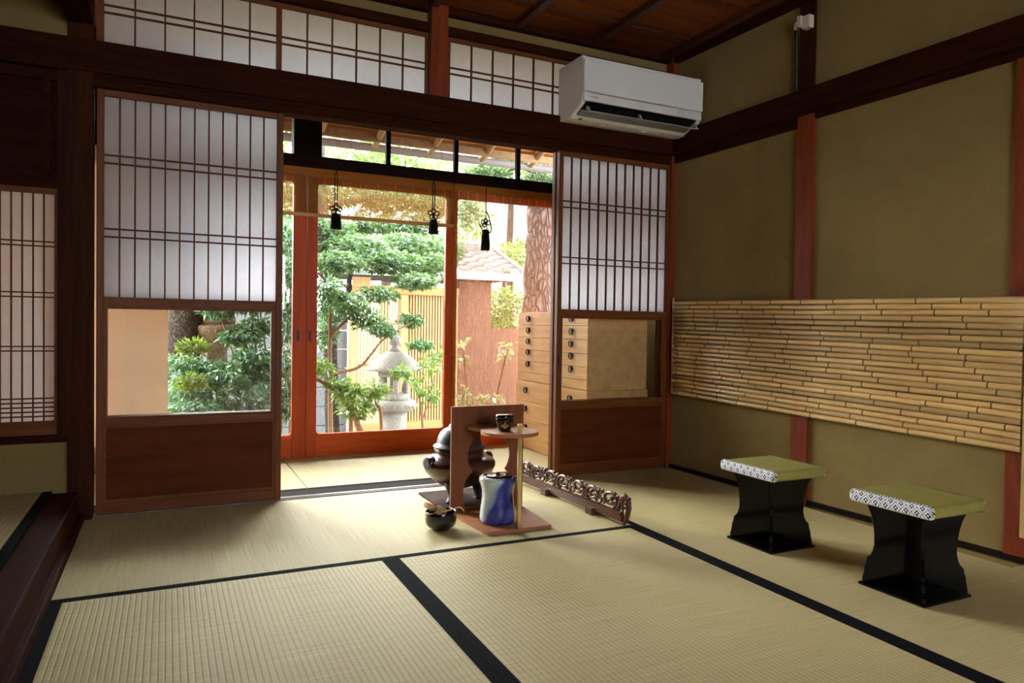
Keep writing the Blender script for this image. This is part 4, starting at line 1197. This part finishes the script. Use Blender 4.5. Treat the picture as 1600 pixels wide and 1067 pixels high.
for x, lab in ((0.56, 'round weathered rafter left of the wide black strut, through the narrow upper pane'), (0.985, 'round weathered rafter just right of the wide black strut'), (1.405, 'round weathered rafter ending beside the first thin bar of the upper panes'), (1.845, 'round weathered rafter ending left of the second thin bar, under the eaves'), (2.28, 'round weathered rafter between the second and third thin bars of the upper panes'), (2.72, 'round weathered rafter beyond the third thin bar, nearest the right white door')):
    o = MB().tube([(x, 4.45, 2.425), (x, 5.33, 2.150)], 0.025, 12).build('rafter', M['rafter'])
    tag(o, lab, 'rafter', 'rafters under the eaves')

# ------------------------------------------------------------------ foliage
def leaf_mesh(name, mat_, pads, size, asp, parent, seed, lobes=1, droop=0.3, flat=0.6):
    """pads: (centre, (rx, ry, rz), count).  Every leaf is a small folded blade."""
    rg = np.random.default_rng(seed)
    V, Fc = [], []
    off = 0
    base = np.array(WL[parent.name])
    for c, r, n in pads:
        c = np.array(c); r = np.array(r)
        p = rg.normal(size=(n, 3)); p /= np.linalg.norm(p, axis=1)[:, None]
        out = p.copy()
        p = p*(rg.random((n, 1))**(1/2.2))*r+c
        d = out*np.array([1, 1, 0.25])+rg.normal(size=(n, 3))*0.7
        d[:, 2] -= droop
        d /= np.linalg.norm(d, axis=1)[:, None]
        nn = rg.normal(size=(n, 3))*(1-flat)+np.array([0, 0, 1.0])*flat+out*0.25
        sd_ = np.cross(d, nn); sd_ /= (np.linalg.norm(sd_, axis=1)[:, None]+1e-9)
        nn = np.cross(sd_, d)
        L = size*(0.65+0.6*rg.random((n, 1)))
        for k in range(lobes):
            a = 0 if lobes == 1 else (k-(lobes-1)/2)*0.95
            dd = d*math.cos(a)+sd_*math.sin(a)
            ss = sd_*math.cos(a)-d*math.sin(a)
            Lk = L*(1.0 if lobes == 1 else (1.0-0.22*abs(k-(lobes-1)/2)))
            W = Lk*asp
            b0 = p
            tip = p+dd*Lk-nn*Lk*0.14
            lf = p+dd*Lk*0.45+ss*W+nn*Lk*0.05
            rt_ = p+dd*Lk*0.45-ss*W+nn*Lk*0.05
            q = np.stack([b0, rt_, tip, lf], 1)
            V.append(q.reshape(-1, 3))
    if lobes == 1:
        V = np.concatenate(V)
        n4 = len(V)//4
        idx = np.arange(n4)[:, None]*4
        F3 = np.concatenate([idx+np.array([[0, 1, 2]]), idx+np.array([[0, 2, 3]])])
        verts = V
    else:
        # share the base vertex so each leaf stays one island
        out_v, out_f = [], []
        pos = 0
        for j in range(0, len(V), lobes):
            grp = [v.reshape(-1, 4, 3) for v in V[j:j+lobes]]
            n = len(grp[0])
            arr = np.concatenate([grp[0][:, :1]]+[g[:, 1:] for g in grp], 1)
            m_ = arr.shape[1]
            idx = pos+np.arange(n)[:, None]*m_
            for k in range(lobes):
                s = 1+3*k
                out_f.append(idx+np.array([[0, s, s+1]]))
                out_f.append(idx+np.array([[0, s+1, s+2]]))
            out_v.append(arr.reshape(-1, 3))
            pos += n*m_
        verts = np.concatenate(out_v)
        F3 = np.concatenate(out_f)
    verts = verts-base
    me = bpy.data.meshes.new(name)
    me.vertices.add(len(verts)); me.vertices.foreach_set('co', verts.astype(np.float32).ravel())
    me.loops.add(len(F3)*3); me.loops.foreach_set('vertex_index', F3.astype(np.int32).ravel())
    me.polygons.add(len(F3)); me.polygons.foreach_set('loop_start', np.arange(0, len(F3)*3, 3, dtype=np.int32))
    me.polygons.foreach_set('loop_total', np.full(len(F3), 3, dtype=np.int32))
    me.update(calc_edges=True)
    me.materials.append(mat_)
    o = bpy.data.objects.new(name, me)
    C.objects.link(o)
    o.parent = parent
    return o

def limb(m, pts, r0_, r1_, seg=10, wob=0.0, seed=0):
    """smooth bent limb through the points"""
    P = [Vector(p) for p in pts]
    out = []
    n = len(P)
    rg = random.Random(seed)
    for i in range(n-1):
        a, b, c, d = P[max(i-1, 0)], P[i], P[i+1], P[min(i+2, n-1)]
        for k in range(4):
            t_ = k/4
            out.append(0.5*((2*b)+(c-a)*t_+(2*a-5*b+4*c-d)*t_*t_+(3*b-a-3*c+d)*t_**3))
    out.append(P[-1])
    out = [p+Vector((rg.uniform(-wob, wob), rg.uniform(-wob, wob), 0)) for p in out]
    rad = [(r0_+(r1_-r0_)*i/(len(out)-1))*(1+rg.uniform(-0.06, 0.06)) for i in range(len(out))]
    m.tube(out, rad, seg)
    return m

def P3(l, dy, n):
    """pads given as (centre, rx, rz)"""
    return [(c, (rx, dy, rz), int(n*rx*100)) for c, rx, rz in l]

# maple over the gate
t = thing('maple_tree', 'feathery green maple tree spreading in layers above the lattice gate', 'tree', (1.32, 6.4, GZ))
m = MB()
limb(m, [(1.34, 6.4, GZ), (1.31, 6.4, 0.5), (1.29, 6.4, 1.0), (1.28, 6.4, 1.18), (1.25, 6.4, 1.32), (1.24, 6.5, 1.52), (1.24, 6.7, 1.75), (1.29, 7.0, 2.06), (1.39, 7.4, 2.6)], 0.062, 0.05, 14, 0.006, 1)
m.build('trunk', M['bark'], t)
m = MB()
limb(m, [(1.30, 6.4, 0.7), (1.38, 6.35, 0.95), (1.44, 6.3, 1.09), (1.45, 6.3, 1.22), (1.52, 6.3, 1.36), (1.75, 6.4, 1.5), (2.1, 6.6, 1.6)], 0.035, 0.012, 10, 0.004, 2)
m.build('limb', M['bark'], t)
m = MB()
limb(m, [(1.30, 6.4, 1.24), (1.38, 6.35, 1.18), (1.44, 6.3, 1.11)], 0.018, 0.014, 8, 0.002, 3)
limb(m, [(1.24, 6.6, 1.62), (1.6, 6.8, 1.75), (2.1, 7.0, 1.84), (2.6, 7.2, 1.8)], 0.025, 0.008, 8, 0.006, 4)
limb(m, [(1.26, 6.8, 1.85), (1.7, 7.2, 2.05), (2.3, 7.4, 2.12), (2.9, 7.5, 2.0)], 0.025, 0.008, 8, 0.006, 5)
m.build('limb', M['bark'], t)
maple = [((1.36, 6.6, 1.66), 0.23, 0.13), ((1.75, 7.0, 1.79), 0.32, 0.1), ((2.27, 7.2, 1.84), 0.4, 0.15), ((1.55, 6.4, 1.5), 0.35, 0.12), ((2.09, 6.6, 1.56), 0.34, 0.13), ((2.49, 6.8, 1.57), 0.26, 0.16), ((1.73, 6.2, 1.36), 0.4, 0.12), ((2.21, 6.4, 1.37), 0.27, 0.13), ((1.29, 6.0, 1.32), 0.21, 0.1), ((1.96, 6.0, 1.19), 0.22, 0.08), ((1.35, 7.2, 2.1), 0.32, 0.25), ((1.92, 7.4, 2.12), 0.4, 0.19), ((2.48, 7.4, 2.12), 0.41, 0.17), ((3.02, 7.4, 2.11), 0.2, 0.25), ((1.0, 6.6, 1.5), 0.3, 0.25), ((1.0, 6.8, 2.0), 0.3, 0.3)]
leaf_mesh('foliage', M['leaf_maple'], P3(maple, 0.22, 34), 0.042, 0.17, t, 21, lobes=5, droop=0.45, flat=0.75)

# broad-leaved shrub in front of the gate
t = thing('camellia_shrub', 'glossy green shrub reaching over the lattice gate from the left', 'shrub', (1.22, 5.8, GZ))
m = MB()
limb(m, [(1.20, 5.8, GZ), (1.19, 5.8, 0.2), (1.17, 5.75, 0.7), (1.16, 5.7, 1.1)], 0.024, 0.010, 8, 0.004, 7)
limb(m, [(1.18, 5.8, 0.4), (1.41, 5.8, 0.45), (1.52, 5.8, 0.56), (1.62, 5.8, 0.68), (1.92, 5.9, 0.85)], 0.014, 0.006, 8, 0.003, 8)
limb(m, [(1.17, 5.75, 0.7), (1.3, 5.7, 0.85), (1.55, 5.8, 1.02)], 0.014, 0.006, 8, 0.003, 9)
m.build('stems', M['twig'], t)
cam_ = [((1.11, 5.6, 1.08), 0.14, 0.09), ((1.28, 5.6, 0.96), 0.16, 0.1), ((1.44, 5.6, 0.84), 0.15, 0.08), ((1.62, 5.8, 0.76), 0.12, 0.05), ((1.22, 5.9, 0.94), 0.18, 0.13), ((1.16, 6.0, 0.73), 0.12, 0.14), ((1.59, 5.9, 1.06), 0.19, 0.06), ((1.91, 6.0, 0.85), 0.12, 0.06), ((2.0, 6.0, 0.63), 0.11, 0.04)]
leaf_mesh('foliage', M['leaf_camellia'], P3(cam_, 0.15, 34), 0.046, 0.25, t, 31, droop=0.25, flat=0.7)

# low spreading shrub in front of the lantern
t = thing('spreading_shrub', 'low shrub with a bent pale branch at the foot of the stone lantern', 'shrub', (1.32, 5.3, GZ))
m = MB()
limb(m, [(0.86, 5.3, 0.46), (0.98, 5.3, 0.40), (1.08, 5.3, 0.35), (1.17, 5.3, 0.27), (1.25, 5.3, 0.14), (1.30, 5.3, 0.03), (1.33, 5.3, -0.08), (1.34, 5.3, GZ)], 0.009, 0.030, 10, 0.003, 12)
limb(m, [(1.27, 5.36, GZ), (1.26, 5.4, 0.02), (1.27, 5.4, 0.21), (1.27, 5.5, 0.32)], 0.022, 0.008, 8, 0.004, 13)
limb(m, [(1.47, 5.32, GZ), (1.47, 5.3, 0.11), (1.43, 5.3, 0.21), (1.45, 5.3, 0.36)], 0.016, 0.007, 8, 0.004, 14)
m.build('branches', M['twig'], t)
low = [((1.03, 5.3, 0.48), 0.07, 0.07), ((1.15, 5.3, 0.36), 0.09, 0.04), ((1.2, 5.2, 0.3), 0.13, 0.06), ((1.41, 5.3, 0.31), 0.12, 0.07), ((1.29, 5.3, 0.17), 0.14, 0.07), ((1.66, 5.4, 0.43), 0.08, 0.05)]
leaf_mesh('foliage', M['leaf_light'], P3(low, 0.10, 16), 0.058, 0.25, t, 32, droop=0.2, flat=0.7)

t = thing('sapling', 'slender sapling with light leaves right of the stone lantern', 'sapling', (1.97, 5.8, GZ))
m = MB()
limb(m, [(1.97, 5.8, GZ), (1.97, 5.8, -0.07), (1.95, 5.8, 0.09), (1.92, 5.8, 0.28)], 0.016, 0.006, 8, 0.003, 15)
limb(m, [(1.97, 5.8, 0.0), (2.0, 5.8, 0.09), (2.05, 5.8, 0.24), (2.04, 5.8, 0.5)], 0.009, 0.004, 8, 0.003, 16)
m.build('stems', M['twig'], t)
leaf_mesh('foliage', M['leaf_light'], P3([((2.01, 5.8, 0.47), 0.08, 0.14), ((2.03, 5.8, 0.22), 0.09, 0.1), ((2.18, 5.95, 0.51), 0.06, 0.09), ((1.93, 5.8, 0.3), 0.05, 0.07)], 0.08, 13), 0.055, 0.25, t, 33, droop=0.2)

# nandina thicket behind the left sliding door
nand = [((0.15, 5.2, 0.39), 0.15, 0.09), ((0.27, 5.2, 0.28), 0.19, 0.09), ((0.1, 5.4, 0.51), 0.12, 0.08), ((0.4, 5.3, 0.42), 0.16, 0.11), ((0.56, 5.2, 0.29), 0.11, 0.13), ((0.29, 5.5, 0.48), 0.14, 0.06), ((0.15, 5.0, 0.24), 0.16, 0.06), ((0.53, 5.1, 0.17), 0.13, 0.06), ((0.08, 5.4, 0.29), 0.09, 0.11), ((0.3, 5.3, 0.05), 0.3, 0.15)]
t = thing('nandina_bush', 'dense dark green nandina bush low behind the left door glass', 'bush', (0.3, 5.3, GZ))
m = MB()
rg = random.Random(3)
for k in range(12):
    c = nand[k % len(nand)][0]
    x0 = 0.3+rg.uniform(-0.25, 0.25)
    limb(m, [(x0, 5.3+rg.uniform(-0.1, 0.2), GZ), ((x0+c[0])/2, c[1], (GZ+c[2])/2), c], 0.008, 0.004, 6, 0.003, k)
m.build('stems', M['twig'], t)
leaf_mesh('foliage', M['leaf_dark'], P3(nand, 0.16, 34), 0.052, 0.19, t, 41, droop=0.55, flat=0.6)
t2 = leaf_mesh('young_leaves', M['leaf_young'], P3([((0.16, 5.06, 0.63), 0.09, 0.05), ((0.14, 4.95, 0.42), 0.08, 0.04)], 0.07, 26), 0.055, 0.16, t, 42, droop=-0.3, flat=0.4)
t2['label'] = 'yellow-green young shoots'
nand2 = [((0.55, 5.4, 0.55), 0.14, 0.1), ((0.48, 5.5, 0.71), 0.14, 0.06), ((0.6, 5.6, 0.78), 0.1, 0.08), ((0.33, 5.6, 0.90), 0.12, 0.05), ((0.62, 5.5, 0.4), 0.12, 0.1), ((0.55, 5.6, 1.0), 0.2, 0.12), ((0.87, 6.0, 1.5), 0.07, 0.16), ((0.85, 5.8, 1.18), 0.07, 0.15), ((0.82, 5.6, 0.83), 0.07, 0.19), ((0.78, 5.3, 0.51), 0.06, 0.14), ((0.77, 5.2, 0.24), 0.06, 0.14), ((0.74, 5.8, 0.98), 0.1, 0.1), ((0.6, 6.0, 1.35), 0.25, 0.2)]
t = thing('nandina_shrub', 'tall nandina shrub seen in the gap beside the left sliding door', 'shrub', (0.72, 5.5, GZ))
m = MB()
for k in range(13):
    c = nand2[k][0]
    x0 = 0.72+rg.uniform(-0.12, 0.12)
    limb(m, [(x0, 5.5+rg.uniform(-0.1, 0.1), GZ), ((x0+c[0])/2, 5.5, (GZ+c[2])/2), c], 0.009, 0.004, 6, 0.003, k+20)
m.build('stems', M['twig'], t)
leaf_mesh('foliage', M['leaf_dark'], P3(nand2, 0.13, 30), 0.058, 0.22, t, 43, droop=0.55, flat=0.6)

# pale spotted plant pressing against the long blind
t = thing('spotted_laurel', 'pale variegated laurel showing dimly through the long blind', 'shrub', (2.12, 5.0, GZ))
m = MB()
auc = [((2.0, 5.0, 0.68), 0.04, 0.04), ((2.02, 5.0, 0.56), 0.04, 0.03), ((2.39, 5.0, 0.66), 0.09, 0.05), ((2.36, 5.0, 0.58), 0.06, 0.04), ((2.06, 4.9, 0.27), 0.1, 0.03), ((2.22, 4.9, 0.28), 0.09, 0.03), ((2.0, 4.9, 0.32), 0.06, 0.05), ((1.98, 4.9, 0.23), 0.06, 0.04), ((2.15, 4.95, 0.15), 0.15, 0.08)]
for k, (c, a, b) in enumerate(auc):
    limb(m, [(2.12+0.02*(k-4), 5.0, GZ), ((2.12+c[0])/2, 5.0, (c[2]+GZ)/2), c], 0.008, 0.004, 6, 0.002, k+40)
m.build('stems', M['twig'], t)
leaf_mesh('foliage', M['leaf_cream'], [(c, (a, 0.06, b), int(190*a)+4) for c, a, b in auc], 0.078, 0.20, t, 44, droop=0.5, flat=0.5)

# trees behind
def back_tree(label, trunk, pads_, mat_, n, size, seed, r0_=0.10, lobes=1):
    t = thing('garden_tree', label, 'tree', trunk[0], 'trees behind the lattice gate')
    m = limb(MB(), trunk, r0_, r0_*0.5, 12, 0.01, seed)
    m.build('trunk', M['bark'], t)
    leaf_mesh('foliage', mat_, P3(pads_, 0.5, n), size, 0.30, t, seed, droop=0.2, flat=0.6, lobes=lobes)
back_tree('green tree rising behind the left end of the gate roof', [(1.5, 9.6, GZ), (1.5, 9.6, 1.5), (1.6, 9.6, 3.0)], [((1.46, 9.3, 2.87), 0.6, 0.4), ((1.63, 9.5, 2.33), 0.5, 0.41), ((1.5, 9.5, 1.8), 0.5, 0.5)], M['leaf_light'], 16, 0.085, 51)
back_tree('yellow-green tree high behind the middle of the gate roof', [(3.2, 11.4, GZ), (3.2, 11.4, 1.5), (3.2, 11.4, 3.4)], [((2.75, 11.4, 3.5), 0.63, 0.32), ((3.55, 11.4, 3.5), 0.75, 0.32), ((2.9, 11.4, 2.95), 0.5, 0.27), ((3.65, 11.4, 2.95), 0.4, 0.2)], M['leaf_light'], 16, 0.09, 52)
back_tree('light green tree behind the pine branches, top right of the garden', [(6.4, 13.4, GZ), (6.4, 13.4, 2.0), (6.4, 13.4, 4.0)], [((5.5, 13.4, 3.88), 0.7, 0.27), ((6.3, 13.4, 4.12), 0.64, 0.2), ((7.2, 13.4, 4.2), 0.5, 0.26)], M['leaf_light'], 14, 0.09, 53)
back_tree('dark green tree filling the gap right of the pine trunk', [(6.5, 11.4, GZ), (6.5, 11.4, 1.0), (6.6, 11.4, 3.0)], [((6.3, 11.2, 2.05), 0.42, 0.9), ((6.7, 11.8, 3.0), 0.36, 0.6), ((6.2, 11.2, 0.95), 0.5, 0.6)], M['leaf_camellia'], 22, 0.08, 54)
back_tree('yellow-green bush behind the gate roof ridge, left of the pine', [(4.4, 9.4, GZ), (4.4, 9.4, 0.8), (4.4, 9.4, 1.7)], [((4.33, 9.2, 1.78), 0.32, 0.18), ((4.75, 9.6, 1.95), 0.22, 0.15), ((3.95, 9.5, 2.26), 0.2, 0.4)], M['leaf_young'], 18, 0.075, 55, 0.05)
back_tree('olive green shrub beside the brown wall, left of the pine trunk', [(3.95, 8.6, GZ), (3.95, 8.6, 0.4), (3.95, 8.6, 1.0)], [((3.84, 8.6, 1.08), 0.18, 0.21), ((4.08, 8.6, 1.14), 0.25, 0.21), ((3.94, 8.6, 0.82), 0.33, 0.17)], M['leaf_young'], 26, 0.06, 56, 0.03)
back_tree('leafy tree right behind the left block wall', [(0.85, 11.6, GZ), (0.85, 11.6, 0.8), (0.9, 11.6, 2.2)], [((0.85, 11.6, 2.0), 0.65, 0.55), ((0.5, 11.5, 1.2), 0.65, 0.6)], M['leaf_maple'], 24, 0.06, 57, 0.06, 3)

# pine
t = thing('pine_tree', 'thick plated pine trunk rising behind the medicine chest', 'tree', (3.25, 6.0, GZ))
m = MB()
rg = random.Random(8)
ring = []
path = [(3.27, 6.0, GZ), (3.24, 6.0, 0.02), (3.20, 6.0, 0.6), (3.18, 6.0, 0.99), (3.19, 6.0, 1.48), (3.20, 6.0, 1.9), (3.26, 6.08, 2.35), (3.31, 6.2, 2.9), (3.33, 6.3, 4.2)]
limb(m, path, 0.165, 0.135, 26, 0.008, 8)
for v in m.bm.verts:
    q = math.sin(v.co.z*9+v.co.x*23)*0.006+math.sin(v.co.z*21+v.co.y*31)*0.005
    ax = Vector((3.22, 6.0, v.co.z))
    v.co += (v.co-ax).normalized()*q
m.build('trunk', M['pine_bark'], t)
m = MB()
limb(m, [(3.24, 6.04, 2.24), (2.92, 5.9, 2.26), (2.72, 5.8, 2.18), (2.59, 5.8, 2.06)], 0.022, 0.007, 8, 0.008, 61)
limb(m, [(3.22, 6.02, 2.31), (2.98, 5.78, 2.22), (2.94, 5.70, 2.09), (3.04, 5.64, 2.07), (3.3, 5.68, 2.09)], 0.022, 0.008, 8, 0.008, 62)
limb(m, [(2.92, 5.9, 2.26), (2.7, 5.75, 2.3), (2.5, 5.7, 2.24)], 0.010, 0.005, 8, 0.006, 63)
m.build('boughs', M['bark'], t)
leaf_mesh('needles', M['leaf_pine'], [((2.55, 5.78, 2.14), (0.22, 0.07, 0.06), 700), ((3.05, 5.72, 2.12), (0.2, 0.07, 0.05), 600), ((2.75, 5.78, 2.30), (0.2, 0.07, 0.05), 500), ((3.3, 6.3, 3.9), (0.9, 0.7, 0.3), 3000)], 0.075, 0.03, t, 64, droop=-0.2, flat=0.3)

# large dark tree seen low through the left door glass
t = thing('garden_tree', 'thick rough dark trunk beside the beige wall, behind the left door glass', 'tree', (0.11, 5.9, GZ))
m = limb(MB(), [(0.10, 5.9, GZ), (0.11, 5.9, 0.4), (0.12, 5.9, 1.0), (0.12, 6.0, 1.8), (0.14, 6.1, 3.2)], 0.135, 0.10, 20, 0.008, 71)
m.build('trunk', M['bark'], t)
leaf_mesh('foliage', M['leaf_maple'], [((0.2, 6.2, 2.9), (0.8, 0.6, 0.5), 2600), ((0.9, 6.4, 2.75), (0.4, 0.5, 0.35), 1500)], 0.06, 0.22, t, 72, lobes=3)

# ------------------------------------------------------------------ stone lanterns
def lantern(label, x, y, dz, s, m_, flare=False, grp='stone lanterns in the garden'):
    t = thing('stone_lantern', label, 'stone lantern', (x, y, GZ), grp)
    def part(name, prof, seg=36):
        return MB().lathe((x, y, dz), [(r*s, z*s) for r, z in prof], seg).build(name, m_, t)
    # z measured from the top of the platform
    part('jewel_finial', [(0.0, 0.445), (0.055, 0.445), (0.048, 0.485), (0.030, 0.495), (0.048, 0.510), (0.060, 0.535), (0.058, 0.560), (0.040, 0.585), (0.012, 0.605), (0.0, 0.612)], 28)
    part('roof', [(0.0, 0.262), (0.20, 0.262), (0.255, 0.268), (0.262, 0.285), (0.25, 0.300), (0.20, 0.352), (0.14, 0.405), (0.085, 0.436), (0.07, 0.4445), (0.0, 0.4446)], 6 if False else 40)
    # light box: four corner posts with a sill and head, openings between
    m = MB()
    for k in range(6):
        a = 2*PI*k/6+0.35
        cx_, cy_ = x+0.120*s*math.cos(a), y+0.120*s*math.sin(a)
        m.tube([(cx_, cy_, dz+0.0*s), (cx_, cy_, dz+0.2615*s)], 0.030*s, 8)
    m.lathe((x, y, dz), [(0.150*s, 0.0), (0.150*s, 0.060*s), (0.0, 0.061*s)], 24)
    m.lathe((x, y, dz), [(0.0, 0.215*s), (0.150*s, 0.2155*s), (0.150*s, 0.2615*s)], 24)
    m.build('light_box', m_, t)
    if flare:
        part('platform', [(0.085, -0.215), (0.098, -0.185), (0.135, -0.135), (0.180, -0.092), (0.205, -0.055), (0.212, -0.028), (0.200, -0.012), (0.165, -0.0008), (0.0, -0.0006)], 40)
    else:
        part('platform', [(0.10, -0.115), (0.150, -0.110), (0.185, -0.085), (0.205, -0.050), (0.205, -0.025), (0.190, -0.012), (0.165, -0.0008), (0.0, -0.0006)], 40)
    sc = MB()
    for k in range(8):
        a = 2*PI*k/8+0.2
        c = Vector((x, y, dz-0.055*s))
        o_ = Vector((math.cos(a), math.sin(a), 0)); tg = Vector((-math.sin(a), math.cos(a), 0))
        for R in (0.050, 0.028):
            pts = [c+o_*(0.196*s)*(1-0.10*math.sin(q)*0)+tg*(R*s*1.15*math.cos(q))+Vector((0, 0, R*s*0.75*math.sin(q)-0.012*s)) for q in (PI*j/10 for j in range(11))]
            sc.tube(pts, 0.0085*s, 6)
    sc.build('lotus_relief', m_, t)
    h = (dz-(0.2155 if flare else 0.1155)*s-GZ)
    MB().lathe((x, y, GZ), [(0.0, 0.0), (0.19*s, 0.0), (0.19*s, 0.05), (0.150*s, 0.085), (0.120*s, 0.10), (0.118*s, h*0.55), ((0.084 if flare else 0.112)*s, h), (0.0, h+0.0001)], 32).build('post', m_, t)
lantern('pale speckled granite lantern with a jewel on top, before the lattice gate', 1.865, 6.30, 0.128, 0.98, M['granite'])
lantern('tan mossy stone lantern half hidden in nandina behind the left door', 0.345, 5.95, 0.790, 0.92, M['moss_stone'], True)

# ------------------------------------------------------------------ lattice gate with tiled roof
def gate():
    t = thing('lattice_gate', 'fresh wooden lattice gate with a grey tiled roof and white fascia', 'gate', (2.4, 7.6, GZ))
    y = 7.5
    for xa, xb in ((1.735, 1.795), (2.275, 2.345), (2.87, 2.935)):
        MB().box(xa, xb, y-0.04, y+0.06, GZ, 1.13, 0.006).build('post', M['fence'], t)
    MB().box(1.70, 2.94, y-0.05, y+0.07, 1.1305, 1.222, 0.006).build('top_beam', M['fence_rail'], t)
    MB().box(1.74, 1.93, y-0.07, y-0.051, 1.20, 1.30).build('beam_end', M['fence'], t)
    for xa, xb, n in ((1.7955, 2.2745, 14), (2.3455, 2.8695, 16)):
        MB().box(xa, xb, y-0.01, y+0.03, -0.33, -0.25).build('bottom_rail', M['fence_rail'], t)
        m = MB()
        for k in range(n):
            x = xa+(k+0.5)*(xb-xa)/n
            m.box(x-0.0095, x+0.0095, y-0.004, y+0.018, -0.25, 1.13)
        m.box(xa, xb, y+0.0182, y+0.030, 0.36, 0.385).box(xa, xb, y+0.0182, y+0.030, 0.80, 0.825)
        m.build('lattice_panel', M['fence'], t)
    MB().box(2.3455, 2.8695, y+0.045, y+0.055, -0.25, 1.13).build('backing_board', M['fence_rail'], t)
    MB().box(1.10, 3.60, 7.28, 7.31, 1.318, 1.398).build('fascia', M['white_trim'], t)
    MB().box(1.10, 3.60, 7.312, 8.6, 1.335, 1.36).build('soffit', M['black_wood'], t)
    # tiled slope: four overlapping courses of waved tiles
    m = MB()
    x0, x1 = 1.05, 3.60
    for c in range(5):
        ya_, yb_ = 7.24+0.155*c, 7.24+0.155*(c+1)+0.03
        za, zb = 1.412+0.062*c, 1.412+0.062*(c+1)+0.004
        nx = 96
        top, bot = [], []
        for i in range(nx+1):
            x = x0+(x1-x0)*i/nx
            ph = (x/0.20) % 1.0
            wv = 0.030*(math.sin(PI*ph/0.3) if ph < 0.3 else -0.35*math.sin(PI*(ph-0.3)/0.7))
            top.append((x, wv))
        va = [m.bm.verts.new((x, ya_, za+wv+0.022)) for x, wv in top]
        vb = [m.bm.verts.new((x, yb_, zb+wv+0.010)) for x, wv in top]
        vc = [m.bm.verts.new((x, ya_, za+wv-0.006)) for x, wv in top]
        for i in range(nx):
            f = m.bm.faces.new((va[i], va[i+1], vb[i+1], vb[i])); f.smooth = True
            m.bm.faces.new((vc[i], vc[i+1], va[i+1], va[i]))
        m.bm.faces.new((vc[-1], va[-1], vb[-1]))
    m.build('tile_courses', M['roof_tile'], t)
    MB().prism([(7.22, 1.40), (7.22, 1.44), (8.00, 1.75), (8.00, 1.68)], 'X', 3.601, 3.66).build('verge_tiles', M['roof_tile'], t)
    m = MB().box(1.05, 3.44, 7.93, 8.07, 1.69, 1.735, 0.008).box(1.05, 3.48, 7.95, 8.05, 1.735, 1.765, 0.008)
    m.tube([(1.05, 8.0, 1.785), (3.50, 8.0, 1.785)], 0.040, 14)
    m.build('ridge', M['roof_tile'], t)
    m = MB().tube([(3.501, 8.0, 1.79), (3.545, 8.0, 1.79)], [0.062, 0.055], 16)
    m.prism([(7.88, 1.66), (8.12, 1.66), (8.07, 1.745), (7.93, 1.745)], 'X', 3.485, 3.53)
    m.build('ridge_end', M['roof_tile'], t)
gate()
t = thing('boundary_wall', 'reddish brown boarded wall right of the lattice gate, stepping down behind the laurel', 'wall', (3.13, 7.5, GZ))
MB().box(2.937, 3.335, 7.46, 7.56, GZ, 1.30).build('boarding', M['brown_wall'], t)
MB().box(3.336, 4.60, 7.47, 7.55, GZ, 0.78).build('low_boarding', M['brown_wall'], t)
t = thing('block_wall', 'grey concrete block wall between shrubs left of the lattice gate', 'wall', (1.3, 7.6, GZ))
m = MB()
rg = random.Random(2)
for r_ in range(7):
    x = -0.6-(0.2 if r_ % 2 else 0)
    while x < 1.72:
        xe = min(x+0.395, 1.725)
        m.box(x, xe, 7.58+rg.uniform(0, 0.004), 7.70, GZ+r_*0.20, GZ+r_*0.20+0.193, 0.004)
        x += 0.40
m.build('blocks', M['block'], t)
t = thing('neighbour_house', 'pale pink rendered house far behind the gate roof', 'house', (9.0, 18.0, GZ))
MB().box(7.15, 12.5, 17.0, 21.0, GZ, 8.0).build('walls', M['pink_wall'], t)
for x in (7.45, 8.0, 8.55, 9.1):
    f = MB().box(x, x+0.40, 16.96, 17.0, 3.45, 4.9).build('window', M['house_window'], t)
MB().box(7.0, 12.7, 16.8, 21.2, 8.0, 8.2).build('roof', M['roof_tile'], t)
